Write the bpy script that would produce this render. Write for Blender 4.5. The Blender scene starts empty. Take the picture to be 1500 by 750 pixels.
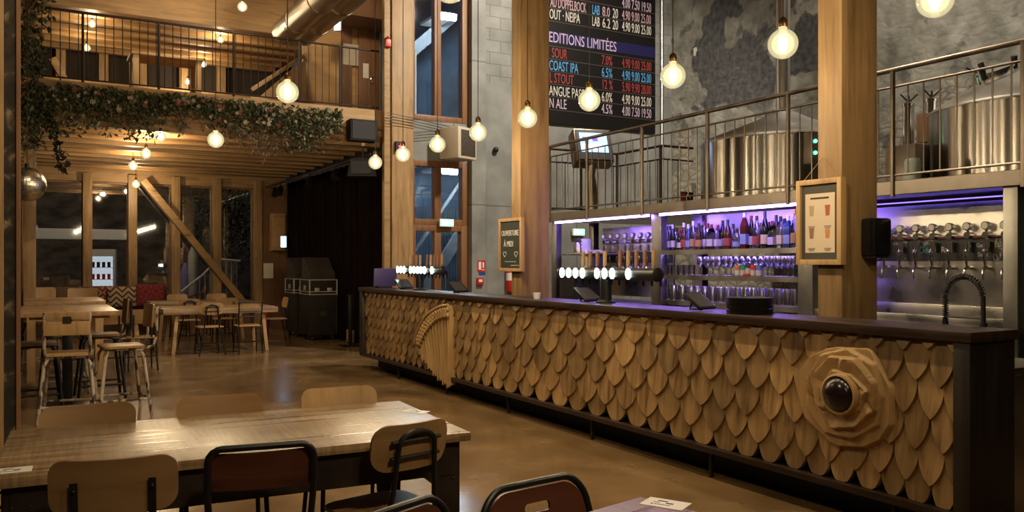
import bpy, bmesh, math, random
from mathutils import Matrix, Vector
random.seed(7)
R = math.radians; PI = math.pi
C = bpy.context.scene.collection
sc = bpy.context.scene

# ---------------------------------------------------------------- camera
F, H, PX, PY = 1235.0, 1.458, 750.0, 385.0
YAW = R(29.75); SN, CS = math.sin(YAW), math.cos(YAW)
cd = bpy.data.cameras.new('camera'); cam = bpy.data.objects.new('camera', cd); C.objects.link(cam)
cam.location = (0, 0, H); cam.rotation_euler = (R(90), 0, -YAW)
cd.sensor_fit = 'HORIZONTAL'; cd.sensor_width = 36; cd.lens = 36 * F / 1500
cd.shift_y = (PY - 375) / 1500; cd.clip_start = 0.05; cd.clip_end = 200
sc.camera = cam
def _pt(px, py, d):
    r = (px - PX) / F * d
    return Vector((r * CS + d * SN, -r * SN + d * CS, H - (py - PY) / F * d))
def onX(px, py, X): k = (px - PX) / F; return _pt(px, py, X / (k * CS + SN))
def onY(px, py, Y): k = (px - PX) / F; return _pt(px, py, Y / (CS - k * SN))
def onZ(px, py, z): return _pt(px, py, F * (H - z) / (py - PY))

# ---------------------------------------------------------------- mesh helpers
def B(): return bmesh.new()
def merge(bm, t, M=None):
    if M is not None: bmesh.ops.transform(t, matrix=M, verts=t.verts)
    me = bpy.data.meshes.new('t'); t.to_mesh(me); t.free(); bm.from_mesh(me); bpy.data.meshes.remove(me); return bm
def box(bm, x0, x1, y0, y1, z0, z1, bev=0.0, M=None):
    t = B(); bmesh.ops.create_cube(t, size=1)
    bmesh.ops.scale(t, vec=(abs(x1 - x0), abs(y1 - y0), abs(z1 - z0)), verts=t.verts)
    bmesh.ops.translate(t, vec=((x0 + x1) / 2, (y0 + y1) / 2, (z0 + z1) / 2), verts=t.verts)
    if bev: bmesh.ops.bevel(t, geom=t.edges[:], offset=bev, segments=2, affect='EDGES', profile=0.6)
    return merge(bm, t, M)
def cbox(bm, c, s, bev=0.0, M=None):
    return box(bm, c[0]-s[0]/2, c[0]+s[0]/2, c[1]-s[1]/2, c[1]+s[1]/2, c[2]-s[2]/2, c[2]+s[2]/2, bev, M)
def beam(bm, p0, p1, w, h, bev=0.0, up=(0, 0, 1)):
    p0, p1 = Vector(p0), Vector(p1); d = p1 - p0; L = d.length; x = d.normalized(); u = Vector(up)
    y = u.cross(x).normalized(); z = x.cross(y)
    M = Matrix((x, y, z)).transposed().to_4x4(); M.translation = (p0 + p1) / 2
    return cbox(bm, (0, 0, 0), (L, w, h), bev, M)
def tube(bm, pts, r, n=8, closed=False, M=None):
    pts = [Vector(p) for p in pts]; m = len(pts); rs = r if isinstance(r, (list, tuple)) else [r] * m
    rings = []; ref = None
    for i in range(m):
        if closed: t = (pts[(i + 1) % m] - pts[i - 1])
        else: t = pts[min(i + 1, m - 1)] - pts[max(i - 1, 0)]
        t.normalize()
        if ref is None:
            ref = Vector((0, 0, 1)) if abs(t.z) < .9 else Vector((1, 0, 0))
        ref = (ref - t * ref.dot(t))
        if ref.length < 1e-5: ref = t.orthogonal()
        ref.normalize(); b = t.cross(ref)
        ring = []
        for k in range(n):
            a = 2 * PI * k / n
            p = pts[i] + (ref * math.cos(a) + b * math.sin(a)) * rs[i]
            if M is not None: p = M @ p
            ring.append(bm.verts.new(p))
        rings.append(ring)
    for i in range(m if closed else m - 1):
        a, b2 = rings[i], rings[(i + 1) % m]
        for k in range(n):
            bm.faces.new((a[k], a[(k + 1) % n], b2[(k + 1) % n], b2[k]))
    if not closed:
        bm.faces.new(rings[0][::-1]); bm.faces.new(rings[-1])
    return bm
def cyl(bm, p0, p1, r, n=14, r2=None, M=None): return tube(bm, [p0, p1], [r, r if r2 is None else r2], n, M=M)
def lathe(bm, prof, n=20, M=None, c=(0, 0, 0)):
    rings = []
    for r, z in prof:
        if r < 1e-6:
            p = Vector((c[0], c[1], c[2] + z)); rings.append([bm.verts.new(M @ p if M is not None else p)]); continue
        ring = []
        for k in range(n):
            a = 2 * PI * k / n; p = Vector((c[0] + r * math.cos(a), c[1] + r * math.sin(a), c[2] + z))
            ring.append(bm.verts.new(M @ p if M is not None else p))
        rings.append(ring)
    for a, b in zip(rings, rings[1:]):
        if len(a) == 1 and len(b) == 1: continue
        for k in range(n):
            j = (k + 1) % n
            if len(a) == 1: bm.faces.new((a[0], b[j], b[k]))
            elif len(b) == 1: bm.faces.new((a[k], a[j], b[0]))
            else: bm.faces.new((a[k], a[j], b[j], b[k]))
    return bm
def sphere(bm, c, r, n=20, m=12, sq=1.0):
    return lathe(bm, [(r * math.sin(PI * i / m), -r * sq * math.cos(PI * i / m)) for i in range(m + 1)], n, c=c)
def prism(bm, poly, h0, h1, M=None, bev=0.0):
    t = B(); a = [t.verts.new((p[0], p[1], h0)) for p in poly]; b = [t.verts.new((p[0], p[1], h1)) for p in poly]
    n = len(poly); t.faces.new(a[::-1]); t.faces.new(b)
    for k in range(n): t.faces.new((a[k], a[(k + 1) % n], b[(k + 1) % n], b[k]))
    if bev:
        top = [e for e in t.edges if all(abs(v.co.z - h1) < 1e-7 for v in e.verts)]
        bmesh.ops.bevel(t, geom=top, offset=bev, segments=2, affect='EDGES', profile=.6)
    return merge(bm, t, M)
def rr(w, h, r, n=6):
    out = []
    for cx, cy, a0 in ((w/2-r, h/2-r, 0), (-w/2+r, h/2-r, 90), (-w/2+r, -h/2+r, 180), (w/2-r, -h/2+r, 270)):
        for i in range(n + 1):
            a = R(a0 + 90 * i / n); out.append((cx + r * math.cos(a), cy + r * math.sin(a)))
    return out
def plate(bm, w, h, r, th, bend=0.0, M=None, taper=0.0, lip=0.0):
    # rounded rectangular sheet in local XZ, bent about Z: the ends come forward (+Y)
    xs = sorted(set([-w/2 + r * (1 - math.cos(R(a))) for a in range(0, 91, 15)] + [w * (i / 12 - .5) for i in range(13) if abs(w*(i/12-.5)) < w/2 - r] +
                    [w/2 - r * (1 - math.cos(R(a))) for a in range(0, 91, 15)]))
    cols = []
    for x in xs:
        hi = h / 2
        if abs(x) > w/2 - r:
            dx = abs(x) - (w/2 - r); hi = h/2 - r + math.sqrt(max(0, r*r - dx*dx))
        y = bend * (2 * x / w) ** 2
        col = []
        for yy in (y, y + th):
            for zz in (-hi, 0, hi):
                xx = x * (1 - taper * (zz / h)); p = Vector((xx, yy + lip * max(0, zz / h) ** 2, zz))
                col.append(bm.verts.new(M @ p if M is not None else p))
        cols.append(col)
    for a, b in zip(cols, cols[1:]):
        for i, j in ((0, 1), (1, 2), (5, 4), (4, 3), (2, 5), (3, 0)):
            bm.faces.new((a[i], a[j], b[j], b[i]))
    for c in (cols[0][::-1], cols[-1]):
        try: bm.faces.new((c[0], c[1], c[2], c[5], c[4], c[3]))
        except Exception: pass
    return bm
def T(x=0, y=0, z=0, rx=0, ry=0, rz=0):
    return Matrix.Translation((x, y, z)) @ Matrix.Rotation(R(rz), 4, 'Z') @ Matrix.Rotation(R(ry), 4, 'Y') @ Matrix.Rotation(R(rx), 4, 'X')
def arc(c, r, a0, a1, n, plane='xz'):
    out = []
    for i in range(n + 1):
        a = R(a0 + (a1 - a0) * i / n); u, v = r * math.cos(a), r * math.sin(a)
        out.append({'xz': (c[0]+u, c[1], c[2]+v), 'yz': (c[0], c[1]+u, c[2]+v), 'xy': (c[0]+u, c[1]+v, c[2])}[plane])
    return out

# ---------------------------------------------------------------- objects
def obj(name, bm, m, parent=None, smooth=True, ang=35, loc=None):
    bmesh.ops.recalc_face_normals(bm, faces=bm.faces[:])
    me = bpy.data.meshes.new(name); bm.to_mesh(me); bm.free()
    for x in (m if isinstance(m, (list, tuple)) else [m]): me.materials.append(x)
    if smooth:
        for p in me.polygons: p.use_smooth = True
        me.set_sharp_from_angle(angle=R(ang))
    o = bpy.data.objects.new(name, me); C.objects.link(o)
    if parent is not None: o.parent = parent
    if loc is not None: o.location = loc
    return o
def tag(o, label, cat, group=None, kind=None):
    o['label'] = label; o['category'] = cat
    if group: o['group'] = group
    if kind: o['kind'] = kind
    return o
def thing(name, label, cat, loc=(0, 0, 0), rz=0, group=None):
    o = bpy.data.objects.new(name, None); C.objects.link(o); o.empty_display_size = .1
    o.location = loc; o.rotation_euler = (0, 0, R(rz)); return tag(o, label, cat, group)
def struct(name, bm, m, parent=None, smooth=False):
    o = obj(name, bm, m, parent, smooth)
    if parent is None: o['kind'] = 'structure'
    return o
def dup(root, loc, rz=None, label=None, group=None):
    r = root.copy(); C.objects.link(r); r.location = loc
    if rz is not None: r.rotation_euler = (0, 0, R(rz))
    if label: r['label'] = label
    if group: r['group'] = group
    for ch in list(root.children):
        c = ch.copy(); C.objects.link(c); c.parent = r
        for g in list(ch.children):
            d = g.copy(); C.objects.link(d); d.parent = c
    return r
def text(body, size, m, parent, M, name='lettering', sx=1.0, align='LEFT', thick=.002, off=0.0):
    cu = bpy.data.curves.new('t', 'FONT'); cu.body = body; cu.size = size; cu.align_x = align; cu.extrude = thick
    cu.resolution_u = 3; cu.offset = off
    o = bpy.data.objects.new('t', cu); C.objects.link(o)
    dg = bpy.context.evaluated_depsgraph_get(); me = bpy.data.meshes.new_from_object(o.evaluated_get(dg))
    bpy.data.objects.remove(o); bpy.data.curves.remove(cu)
    me.transform(M @ Matrix.Diagonal((sx, 1, 1, 1))); me.materials.clear(); me.materials.append(m); me.name = name
    q = bpy.data.objects.new(name, me); C.objects.link(q); q.parent = parent; return q
def holed(outer, holes, th):
    cu = bpy.data.curves.new('t', 'CURVE'); cu.dimensions = '2D'; cu.fill_mode = 'BOTH'; cu.extrude = th / 2
    for pl in [outer] + holes:
        s = cu.splines.new('POLY'); s.points.add(len(pl) - 1); s.use_cyclic_u = True
        for p, q in zip(s.points, pl): p.co = (q[0], q[1], 0, 1)
    o = bpy.data.objects.new('t', cu); C.objects.link(o)
    dg = bpy.context.evaluated_depsgraph_get(); me = bpy.data.meshes.new_from_object(o.evaluated_get(dg))
    bpy.data.objects.remove(o); bpy.data.curves.remove(cu); b = B(); b.from_mesh(me); bpy.data.meshes.remove(me); return b

# ---------------------------------------------------------------- materials
def _new(name):
    m = bpy.data.materials.new(name); m.use_nodes = True; nt = m.node_tree
    return m, nt, nt.nodes['Principled BSDF']
def rgb(c): return (c[0], c[1], c[2], 1)
def mat(name, c, rough=.5, metal=0.0, emit=None, es=0.0, spec=.5):
    m, nt, p = _new(name); p.inputs['Base Color'].default_value = rgb(c); p.inputs['Roughness'].default_value = rough
    p.inputs['Metallic'].default_value = metal; p.inputs['Specular IOR Level'].default_value = spec
    if emit: p.inputs['Emission Color'].default_value = rgb(emit); p.inputs['Emission Strength'].default_value = es
    return m
def noisy(name, stops, scale=(1, 1, 1), nscale=4, rough=.5, rvar=0.0, bump=0.0, metal=0.0, detail=6, dist=0.0, broad=0.0, spec=.5, swz=None, rand=0.0, aniso=None, coat=0.0, island=0.0, cross=None, knots=None):
    m, nt, p = _new(name); N, L = nt.nodes, nt.links
    tc = N.new('ShaderNodeTexCoord'); mp = N.new('ShaderNodeMapping'); mp.inputs['Scale'].default_value = scale
    L.new(tc.outputs['Object'], mp.inputs['Vector'])
    vec = mp.outputs['Vector']
    if rand or island:
        if island:
            gi = N.new('ShaderNodeNewGeometry'); rnd = gi.outputs['Random Per Island']
        else:
            oi = N.new('ShaderNodeObjectInfo'); rnd = oi.outputs['Random']
        ad = N.new('ShaderNodeVectorMath'); ad.operation = 'ADD'; cb = N.new('ShaderNodeMath'); cb.operation = 'MULTIPLY'; cb.inputs[1].default_value = 37.0
        L.new(rnd, cb.inputs[0]); L.new(vec, ad.inputs[0]); L.new(cb.outputs[0], ad.inputs[1]); vec = ad.outputs[0]
    n = N.new('ShaderNodeTexNoise'); n.inputs['Scale'].default_value = nscale; n.inputs['Detail'].default_value = detail; n.inputs['Distortion'].default_value = dist
    L.new(vec, n.inputs['Vector'])
    r = N.new('ShaderNodeValToRGB'); el = r.color_ramp.elements
    el[0].position, el[0].color = stops[0][0], rgb(stops[0][1]); el[1].position, el[1].color = stops[-1][0], rgb(stops[-1][1])
    for s in stops[1:-1]:
        e = el.new(s[0]); e.color = rgb(s[1])
    L.new(n.outputs['Fac'], r.inputs['Fac']); col = r.outputs['Color']
    def mulv(col, src, lo, hi, fmin=0.0, fmax=1.0):
        mr = N.new('ShaderNodeMapRange'); mr.inputs[1].default_value = fmin; mr.inputs[2].default_value = fmax
        mr.inputs[3].default_value = lo; mr.inputs[4].default_value = hi; L.new(src, mr.inputs[0])
        mx = N.new('ShaderNodeMix'); mx.data_type = 'RGBA'; mx.blend_type = 'MULTIPLY'; mx.inputs[0].default_value = 1
        L.new(col, mx.inputs[6]); L.new(mr.outputs[0], mx.inputs[7]); return mx.outputs[2]
    if broad:
        n2 = N.new('ShaderNodeTexNoise'); n2.inputs['Scale'].default_value = 1.3; n2.inputs['Detail'].default_value = 3
        L.new(tc.outputs['Object'], n2.inputs['Vector']); col = mulv(col, n2.outputs['Fac'], 1 - broad, 1 + broad, .3, .7)
    if knots:
        mk = N.new('ShaderNodeMapping'); mk.inputs['Scale'].default_value = knots; L.new(vec if not rand else tc.outputs['Object'], mk.inputs[0])
        vk = N.new('ShaderNodeTexVoronoi'); vk.inputs['Scale'].default_value = 1; L.new(mk.outputs[0], vk.inputs['Vector'])
        col = mulv(col, vk.outputs['Distance'], .35, 1, .02, .10)
    if cross:
        m3 = N.new('ShaderNodeMapping'); m3.inputs['Scale'].default_value = cross[0]; L.new(tc.outputs['Object'], m3.inputs[0])
        n3 = N.new('ShaderNodeTexNoise'); n3.inputs['Scale'].default_value = 1; n3.inputs['Detail'].default_value = 4; L.new(m3.outputs[0], n3.inputs['Vector'])
        col = mulv(col, n3.outputs['Fac'], 1 - cross[1], 1 + cross[1], .32, .68)
    if island: col = mulv(col, rnd, 1 - island, 1 + island * .6)
    elif rand: col = mulv(col, rnd, 1 - rand, 1 + rand)
    L.new(col, p.inputs['Base Color'])
    p.inputs['Metallic'].default_value = metal; p.inputs['Specular IOR Level'].default_value = spec
    if rvar:
        mr = N.new('ShaderNodeMapRange'); mr.inputs[1].default_value = .3; mr.inputs[2].default_value = .7
        mr.inputs[3].default_value = rough - rvar; mr.inputs[4].default_value = rough + rvar; L.new(n.outputs['Fac'], mr.inputs[0]); L.new(mr.outputs[0], p.inputs['Roughness'])
    else: p.inputs['Roughness'].default_value = rough
    if bump:
        b = N.new('ShaderNodeBump'); b.inputs['Strength'].default_value = bump; b.inputs['Distance'].default_value = .01
        L.new(n.outputs['Fac'], b.inputs['Height']); L.new(b.outputs['Normal'], p.inputs['Normal'])
    if aniso:
        p.inputs['Anisotropic'].default_value = aniso; p.inputs['Anisotropic Rotation'].default_value = .25; tg = N.new('ShaderNodeTangent'); tg.direction_type = 'RADIAL'; tg.axis = 'Z'
        L.new(tg.outputs[0], p.inputs['Tangent'])
    if coat: p.inputs['Coat Weight'].default_value = coat; p.inputs['Coat Roughness'].default_value = .15
    return m
def wood(name, dark, light, axis='z', rough=.5, fine=18, bump=.12, rand=.12, broad=.18, coat=0.0, island=0.0, knots=False):
    s = {'x': (1.0, fine, fine), 'y': (fine, 1.0, fine), 'z': (fine, fine, 1.0)}[axis]
    mid = tuple((a + b) / 2 for a, b in zip(dark, light))
    return noisy(name, [(.28, dark), (.45, mid), (.72, light)], s, 1.6, rough, .06, bump, detail=5, dist=.7, broad=broad, rand=rand, coat=coat, island=island, knots={'x': (1.1, 3.2, 3.2), 'y': (3.2, 1.1, 3.2), 'z': (3.2, 3.2, 1.1)}[axis] if knots else None)
def glassy(name, tint=(1, 1, 1), gl=(1, 1, 1), rough=.02, base=.04, ior=1.45, dens=0.0):
    # thin sheet: mostly see-through, Fresnel reflection on top
    m, nt, p = _new(name); N, L = nt.nodes, nt.links; N.remove(p)
    t = N.new('ShaderNodeBsdfTransparent'); t.inputs[0].default_value = rgb(tint)
    g = N.new('ShaderNodeBsdfGlossy'); g.inputs['Color'].default_value = rgb(gl); g.inputs['Roughness'].default_value = rough
    f = N.new('ShaderNodeFresnel'); f.inputs['IOR'].default_value = ior
    ad = N.new('ShaderNodeMath'); ad.operation = 'ADD'; ad.inputs[1].default_value = base; ad.use_clamp = True
    L.new(f.outputs[0], ad.inputs[0]); mx = N.new('ShaderNodeMixShader'); L.new(ad.outputs[0], mx.inputs[0])
    L.new(t.outputs[0], mx.inputs[1]); L.new(g.outputs[0], mx.inputs[2]); L.new(mx.outputs[0], N['Material Output'].inputs[0]); return m
def glow_glass(name, c, es, fac):
    m, nt, p = _new(name); N, L = nt.nodes, nt.links; N.remove(p)
    t = N.new('ShaderNodeBsdfTransparent'); t.inputs[0].default_value = (1, .97, .9, 1); e = N.new('ShaderNodeEmission'); e.inputs[0].default_value = rgb(c); e.inputs[1].default_value = es
    g = N.new('ShaderNodeBsdfGlossy'); g.inputs['Roughness'].default_value = .03
    m1 = N.new('ShaderNodeMixShader'); m1.inputs[0].default_value = fac; L.new(t.outputs[0], m1.inputs[1]); L.new(e.outputs[0], m1.inputs[2])
    f = N.new('ShaderNodeFresnel'); f.inputs[0].default_value = 1.35; m2 = N.new('ShaderNodeMixShader')
    L.new(f.outputs[0], m2.inputs[0]); L.new(m1.outputs[0], m2.inputs[1]); L.new(g.outputs[0], m2.inputs[2])
    L.new(m2.outputs[0], N['Material Output'].inputs[0]); return m

W = {}
W['table'] = noisy('weathered_table_wood', [(.28, (.14, .084, .040)), (.45, (.24, .155, .078)), (.72, (.36, .24, .125))], (1, 20, 20), 1.6, .33, .09, .14, detail=6, dist=.7, broad=.22, cross=((75, 3.5, 3), .24))
W['table_y'] = wood('table_wood_lengthwise', (.20, .115, .05), (.40, .25, .125), 'y', .38, 14, .1, .05, .15)
W['ply'] = wood('chair_plywood', (.21, .115, .045), (.30, .175, .075), 'x', .42, 10, .04, .12, .12)
W['ply_dark'] = wood('dark_plywood', (.045, .013, .008), (.10, .032, .016), 'x', .35, 9, .04, .1, .12)
W['post'] = wood('timber_post_wood', (.185, .105, .040), (.36, .222, .098), 'z', .55, 11, .12, .10, .24, knots=True)
W['beam'] = wood('timber_beam_wood', (.21, .12, .045), (.40, .245, .108), 'x', .6, 9, .10, .10, .15, knots=True)
W['beam_y'] = wood('timber_beam_wood_lengthwise', (.16, .08, .03), (.32, .175, .07), 'y', .6, 9, .10, .1, .15)
W['joist'] = wood('joist_wood', (.22, .12, .044), (.40, .24, .10), 'x', .6, 12, .08, .1, .12)
W['dark_wood'] = wood('dark_stained_wood', (.012, .006, .004), (.035, .018, .011), 'y', .42, 14, .12, 0, .2)
W['dark_wood_z'] = wood('dark_stained_board', (.006, .004, .003), (.016, .010, .007), 'z', .5, 14, .12, 0, .2)
W['counter'] = wood('counter_top_wood', (.014, .008, .006), (.048, .026, .017), 'y', .36, 12, .1, 0, .25)
W['scale'] = wood('carved_scale_wood', (.13, .070, .026), (.42, .262, .112), 'z', .5, 10, .22, 0, .2, island=.36, knots=True)
W['carve'] = wood('carved_pale_wood', (.27, .16, .066), (.45, .285, .125), 'z', .5, 7, .10, 0, .12)
W['frame'] = wood('window_frame_wood', (.13, .052, .018), (.21, .092, .034), 'z', .5, 14, .06, .05, .1)
W['panelwood'] = wood('plywood_panel', (.30, .165, .06), (.44, .26, .105), 'x', .6, 5, .05, .05, .12)
W['redwood'] = wood('reddish_panel_wood', (.10, .045, .018), (.17, .08, .032), 'z', .6, 8, .05, .05, .12)
W['pale'] = wood('pale_wood', (.30, .175, .07), (.46, .29, .13), 'z', .5, 12, .05, .08, .1)
black = mat('black_metal', (.012, .011, .011), .38, .3)
blackmat = mat('matt_black', (.012, .011, .012), .7)
rubber = mat('black_rubber', (.01, .01, .01), .8)
chrome = mat('chrome', (.75, .74, .72), .12, 1)
brass = mat('aged_brass', (.32, .19, .07), .35, 1)
steel = noisy('brushed_steel', [(.3, (.32, .305, .285)), (.7, (.50, .475, .445))], (1, 1, 1), 3, .33, .08, .02, 1, broad=.1)
steel_tank = noisy('polished_tank_steel', [(.3, (.33, .30, .27)), (.7, (.38, .35, .31))], (1, 1, .3), 1, .24, 0, .0, 1, aniso=.9)
steel_rail = noisy('satin_rail_steel', [(.3, (.125, .100, .080)), (.7, (.19, .158, .13))], (1, 1, 1), 4, .38, .06, 0, 1)
iron = noisy('dark_iron', [(.3, (.02, .014, .01)), (.7, (.045, .03, .022))], (1, 1, 1), 8, .55, .05, .05, .6)
steel_post = noisy('grey_steel_post', [(.3, (.20, .19, .175)), (.7, (.31, .295, .275))], (1, 1, 1), 3, .36, .06, 0, 1)
cone_steel = noisy('matt_cone_steel', [(.3, (.34, .33, .31)), (.7, (.46, .45, .42))], (1, 1, 1), 3, .55, .05, 0, 1)
steel_edge = noisy('brown_steel_edge', [(.3, (.11, .092, .078)), (.7, (.20, .17, .148))], (1, 1, 1), 3, .36, .08, 0, 1)
chipped = noisy('chipped_white_paint', [(.445, (.05, .03, .02)), (.48, (.34, .28, .21)), (.7, (.48, .41, .32))], (1, 1, .5), 17, .5, .05, .1, detail=5, dist=.4)
white = mat('white_paint', (.72, .7, .66), .5)
paper = mat('paper', (.72, .66, .58), .7)
black_ink = mat('black_ink', (.03, .025, .025), .7)
red = mat('red_paint', (.45, .02, .015), .4)
blue = mat('blue_sign', (.02, .06, .3), .5)
green_led = mat('green_indicator', (0, .3, .15), .4, 0, (.05, 1, .5), 4)
socket_m = mat('antique_brass_socket', (.10, .055, .025), .4, .9)
cord_m = mat('dark_cord', (.02, .015, .012), .7)
globe_m = glow_glass('lit_globe_glass', (1, .86, .48), .62, .48)
core_m = mat('glowing_filament', (1, .9, .7), .5, 0, (1, .88, .62), 30)
pane = glassy('window_pane', (.93, .95, .96), base=.06)
pane_back = glassy('back_window_pane', (.92, .93, .93), base=.10, ior=1.5)
glassw = glassy('clear_drinking_glass', (.84, .84, .88), base=.20, ior=1.5, rough=.13)
vinyl = mat('white_sticker', (.7, .68, .64), .5)

def stone_mat():
    m, nt, p = _new('old_stone_and_plaster'); N, L = nt.nodes, nt.links
    tc = N.new('ShaderNodeTexCoord'); co = tc.outputs['Object']
    vo = N.new('ShaderNodeTexVoronoi'); vo.inputs['Scale'].default_value = 4.6; vo.feature = 'DISTANCE_TO_EDGE'
    mp = N.new('ShaderNodeMapping'); mp.inputs['Scale'].default_value = (1, 1, 1.8); L.new(co, mp.inputs[0])
    nd = N.new('ShaderNodeTexNoise'); nd.inputs['Scale'].default_value = 2.5; L.new(co, nd.inputs['Vector'])
    ad = N.new('ShaderNodeMix'); ad.data_type = 'RGBA'; ad.blend_type = 'ADD'; ad.inputs[0].default_value = .34; L.new(mp.outputs[0], ad.inputs[6]); L.new(nd.outputs['Color'], ad.inputs[7])
    L.new(ad.outputs[2], vo.inputs['Vector'])
    def noise(s, d=6, dist=0):
        n = N.new('ShaderNodeTexNoise'); n.inputs['Scale'].default_value = s; n.inputs['Detail'].default_value = d; n.inputs['Distortion'].default_value = dist; L.new(co, n.inputs['Vector']); return n.outputs['Fac']
    def ramp(src, st):
        r = N.new('ShaderNodeValToRGB'); e = r.color_ramp.elements; e[0].position, e[0].color = st[0][0], rgb(st[0][1]); e[1].position, e[1].color = st[-1][0], rgb(st[-1][1])
        for s in st[1:-1]: q = e.new(s[0]); q.color = rgb(s[1])
        L.new(src, r.inputs[0]); return r.outputs[0]
    def mix(f, a, b):
        x = N.new('ShaderNodeMix'); x.data_type = 'RGBA'
        L.new(f, x.inputs[0]); L.new(a, x.inputs[6]); L.new(b, x.inputs[7]); return x.outputs[2]
    stones = ramp(vo.outputs['Distance'], [(0, (.10, .09, .07)), (.08, (.24, .215, .165)), (.5, (.30, .27, .21))])
    plaster = ramp(noise(2.6, 9, .1), [(.3, (.085, .08, .066)), (.5, (.165, .157, .132)), (.75, (.265, .255, .22))])
    sx = N.new('ShaderNodeSeparateXYZ'); L.new(co, sx.inputs[0])
    zz = N.new('ShaderNodeMapRange'); zz.inputs[1].default_value = 2.9; zz.inputs[2].default_value = 4.6; zz.inputs[3].default_value = -.22; zz.inputs[4].default_value = .25; L.new(sx.outputs['Z'], zz.inputs[0])
    am = N.new('ShaderNodeMath'); am.operation = 'ADD'; L.new(noise(1.1, 9, .15), am.inputs[0]); L.new(zz.outputs[0], am.inputs[1])
    k = ramp(am.outputs[0], [(.46, (0, 0, 0)), (.52, (1, 1, 1))])
    col = mix(k, stones, plaster)
    def blob(pos, r0, r1, lo, hi):
        d = N.new('ShaderNodeVectorMath'); d.operation = 'DISTANCE'; L.new(co, d.inputs[0]); d.inputs[1].default_value = pos
        q = N.new('ShaderNodeMapRange'); q.inputs[1].default_value = r0; q.inputs[2].default_value = r1; q.inputs[3].default_value = hi; q.inputs[4].default_value = lo; L.new(d.outputs['Value'], q.inputs[0]); return q.outputs[0]
    mxm = N.new('ShaderNodeMath'); mxm.operation = 'MAXIMUM'
    L.new(blob(tuple(onX(1065, 85, 11)), .4, 1.9, -.13, .14), mxm.inputs[0]); L.new(blob(tuple(onX(1172, 45, 11)), .3, 1.2, -.13, .10), mxm.inputs[1])
    dks = N.new('ShaderNodeMath'); dks.operation = 'ADD'; L.new(noise(1.0, 8, .15), dks.inputs[0]); L.new(mxm.outputs[0], dks.inputs[1])
    dk = ramp(dks.outputs[0], [(.525, (0, 0, 0)), (.545, (1, 1, 1))])
    dark = ramp(noise(9, 4), [(.3, (.022, .022, .024)), (.7, (.075, .072, .07))])
    zk = N.new('ShaderNodeMapRange'); zk.inputs[1].default_value = 3.6; zk.inputs[2].default_value = 4.4; L.new(sx.outputs['Z'], zk.inputs[0])
    mm = N.new('ShaderNodeMath'); mm.operation = 'MULTIPLY'; L.new(dk, mm.inputs[0]); L.new(zk.outputs[0], mm.inputs[1])
    col = mix(mm.outputs[0], col, dark)
    sp = ramp(noise(2.3, 9, .1), [(.60, (0, 0, 0)), (.66, (1, 1, 1))]); sc_ = N.new('ShaderNodeMath'); sc_.operation = 'MULTIPLY'; L.new(sp, sc_.inputs[0]); sc_.inputs[1].default_value = .75; col = mix(sc_.outputs[0], col, dark)
    wh = ramp(noise(2.1, 4, .3), [(.70, (0, 0, 0)), (.715, (1, 1, 1))])
    wc = N.new('ShaderNodeRGB'); wc.outputs[0].default_value = (.42, .40, .35, 1); col = mix(wh, col, wc.outputs[0])
    L.new(col, p.inputs['Base Color']); p.inputs['Roughness'].default_value = .85
    b = N.new('ShaderNodeBump'); b.inputs['Strength'].default_value = .55; b.inputs['Distance'].default_value = .04
    hs = N.new('ShaderNodeMath'); hs.operation = 'ADD'; L.new(noise(6, 8), hs.inputs[0]); L.new(vo.outputs['Distance'], hs.inputs[1]); L.new(hs.outputs[0], b.inputs['Height']); L.new(b.outputs[0], p.inputs['Normal'])
    return m
def concrete_mat(name, block):
    m, nt, p = _new(name); N, L = nt.nodes, nt.links
    tc = N.new('ShaderNodeTexCoord'); sx = N.new('ShaderNodeSeparateXYZ'); L.new(tc.outputs['Object'], sx.inputs[0])
    cb = N.new('ShaderNodeCombineXYZ'); L.new(sx.outputs['X'], cb.inputs[0]); L.new(sx.outputs['Z'], cb.inputs[1])
    n = N.new('ShaderNodeTexNoise'); n.inputs['Scale'].default_value = 2.0; n.inputs['Detail'].default_value = 8; L.new(tc.outputs['Object'], n.inputs['Vector'])
    r = N.new('ShaderNodeValToRGB'); e = r.color_ramp.elements
    e[0].position, e[0].color = .3, (.145, .145, .135, 1); e[1].position, e[1].color = .72, (.27, .268, .25, 1); L.new(n.outputs['Fac'], r.inputs[0])
    br = N.new('ShaderNodeTexBrick'); br.inputs['Scale'].default_value = 1
    if block: br.inputs['Brick Width'].default_value = .42; br.inputs['Row Height'].default_value = .205; br.inputs['Mortar Size'].default_value = .006
    else: br.inputs['Brick Width'].default_value = 1.25; br.inputs['Row Height'].default_value = 2.45; br.inputs['Mortar Size'].default_value = .012; br.offset = 0
    br.inputs['Color1'].default_value = (1, 1, 1, 1); br.inputs['Color2'].default_value = (.84, .85, .86, 1); br.inputs['Mortar'].default_value = (.5, .5, .5, 1)
    L.new(cb.outputs[0], br.inputs['Vector'])
    x = N.new('ShaderNodeMix'); x.data_type = 'RGBA'; x.blend_type = 'MULTIPLY'; x.inputs[0].default_value = 1
    L.new(r.outputs[0], x.inputs[6]); L.new(br.outputs['Color'], x.inputs[7]); L.new(x.outputs[2], p.inputs['Base Color'])
    p.inputs['Roughness'].default_value = .75
    b = N.new('ShaderNodeBump'); b.inputs['Strength'].default_value = .25; b.inputs['Distance'].default_value = .01; L.new(n.outputs['Fac'], b.inputs['Height']); L.new(b.outputs[0], p.inputs['Normal'])
    return m
stone = stone_mat(); concrete = concrete_mat('cast_concrete', False); blockwork = concrete_mat('concrete_blockwork', True)
oldwall = noisy('dark_flaking_wall', [(.45, (.012, .009, .006)), (.58, (.04, .03, .02)), (.68, (.22, .175, .125))], (1, 1, 1), 6.5, .85, .05, .4, detail=8, dist=.8)
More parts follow.
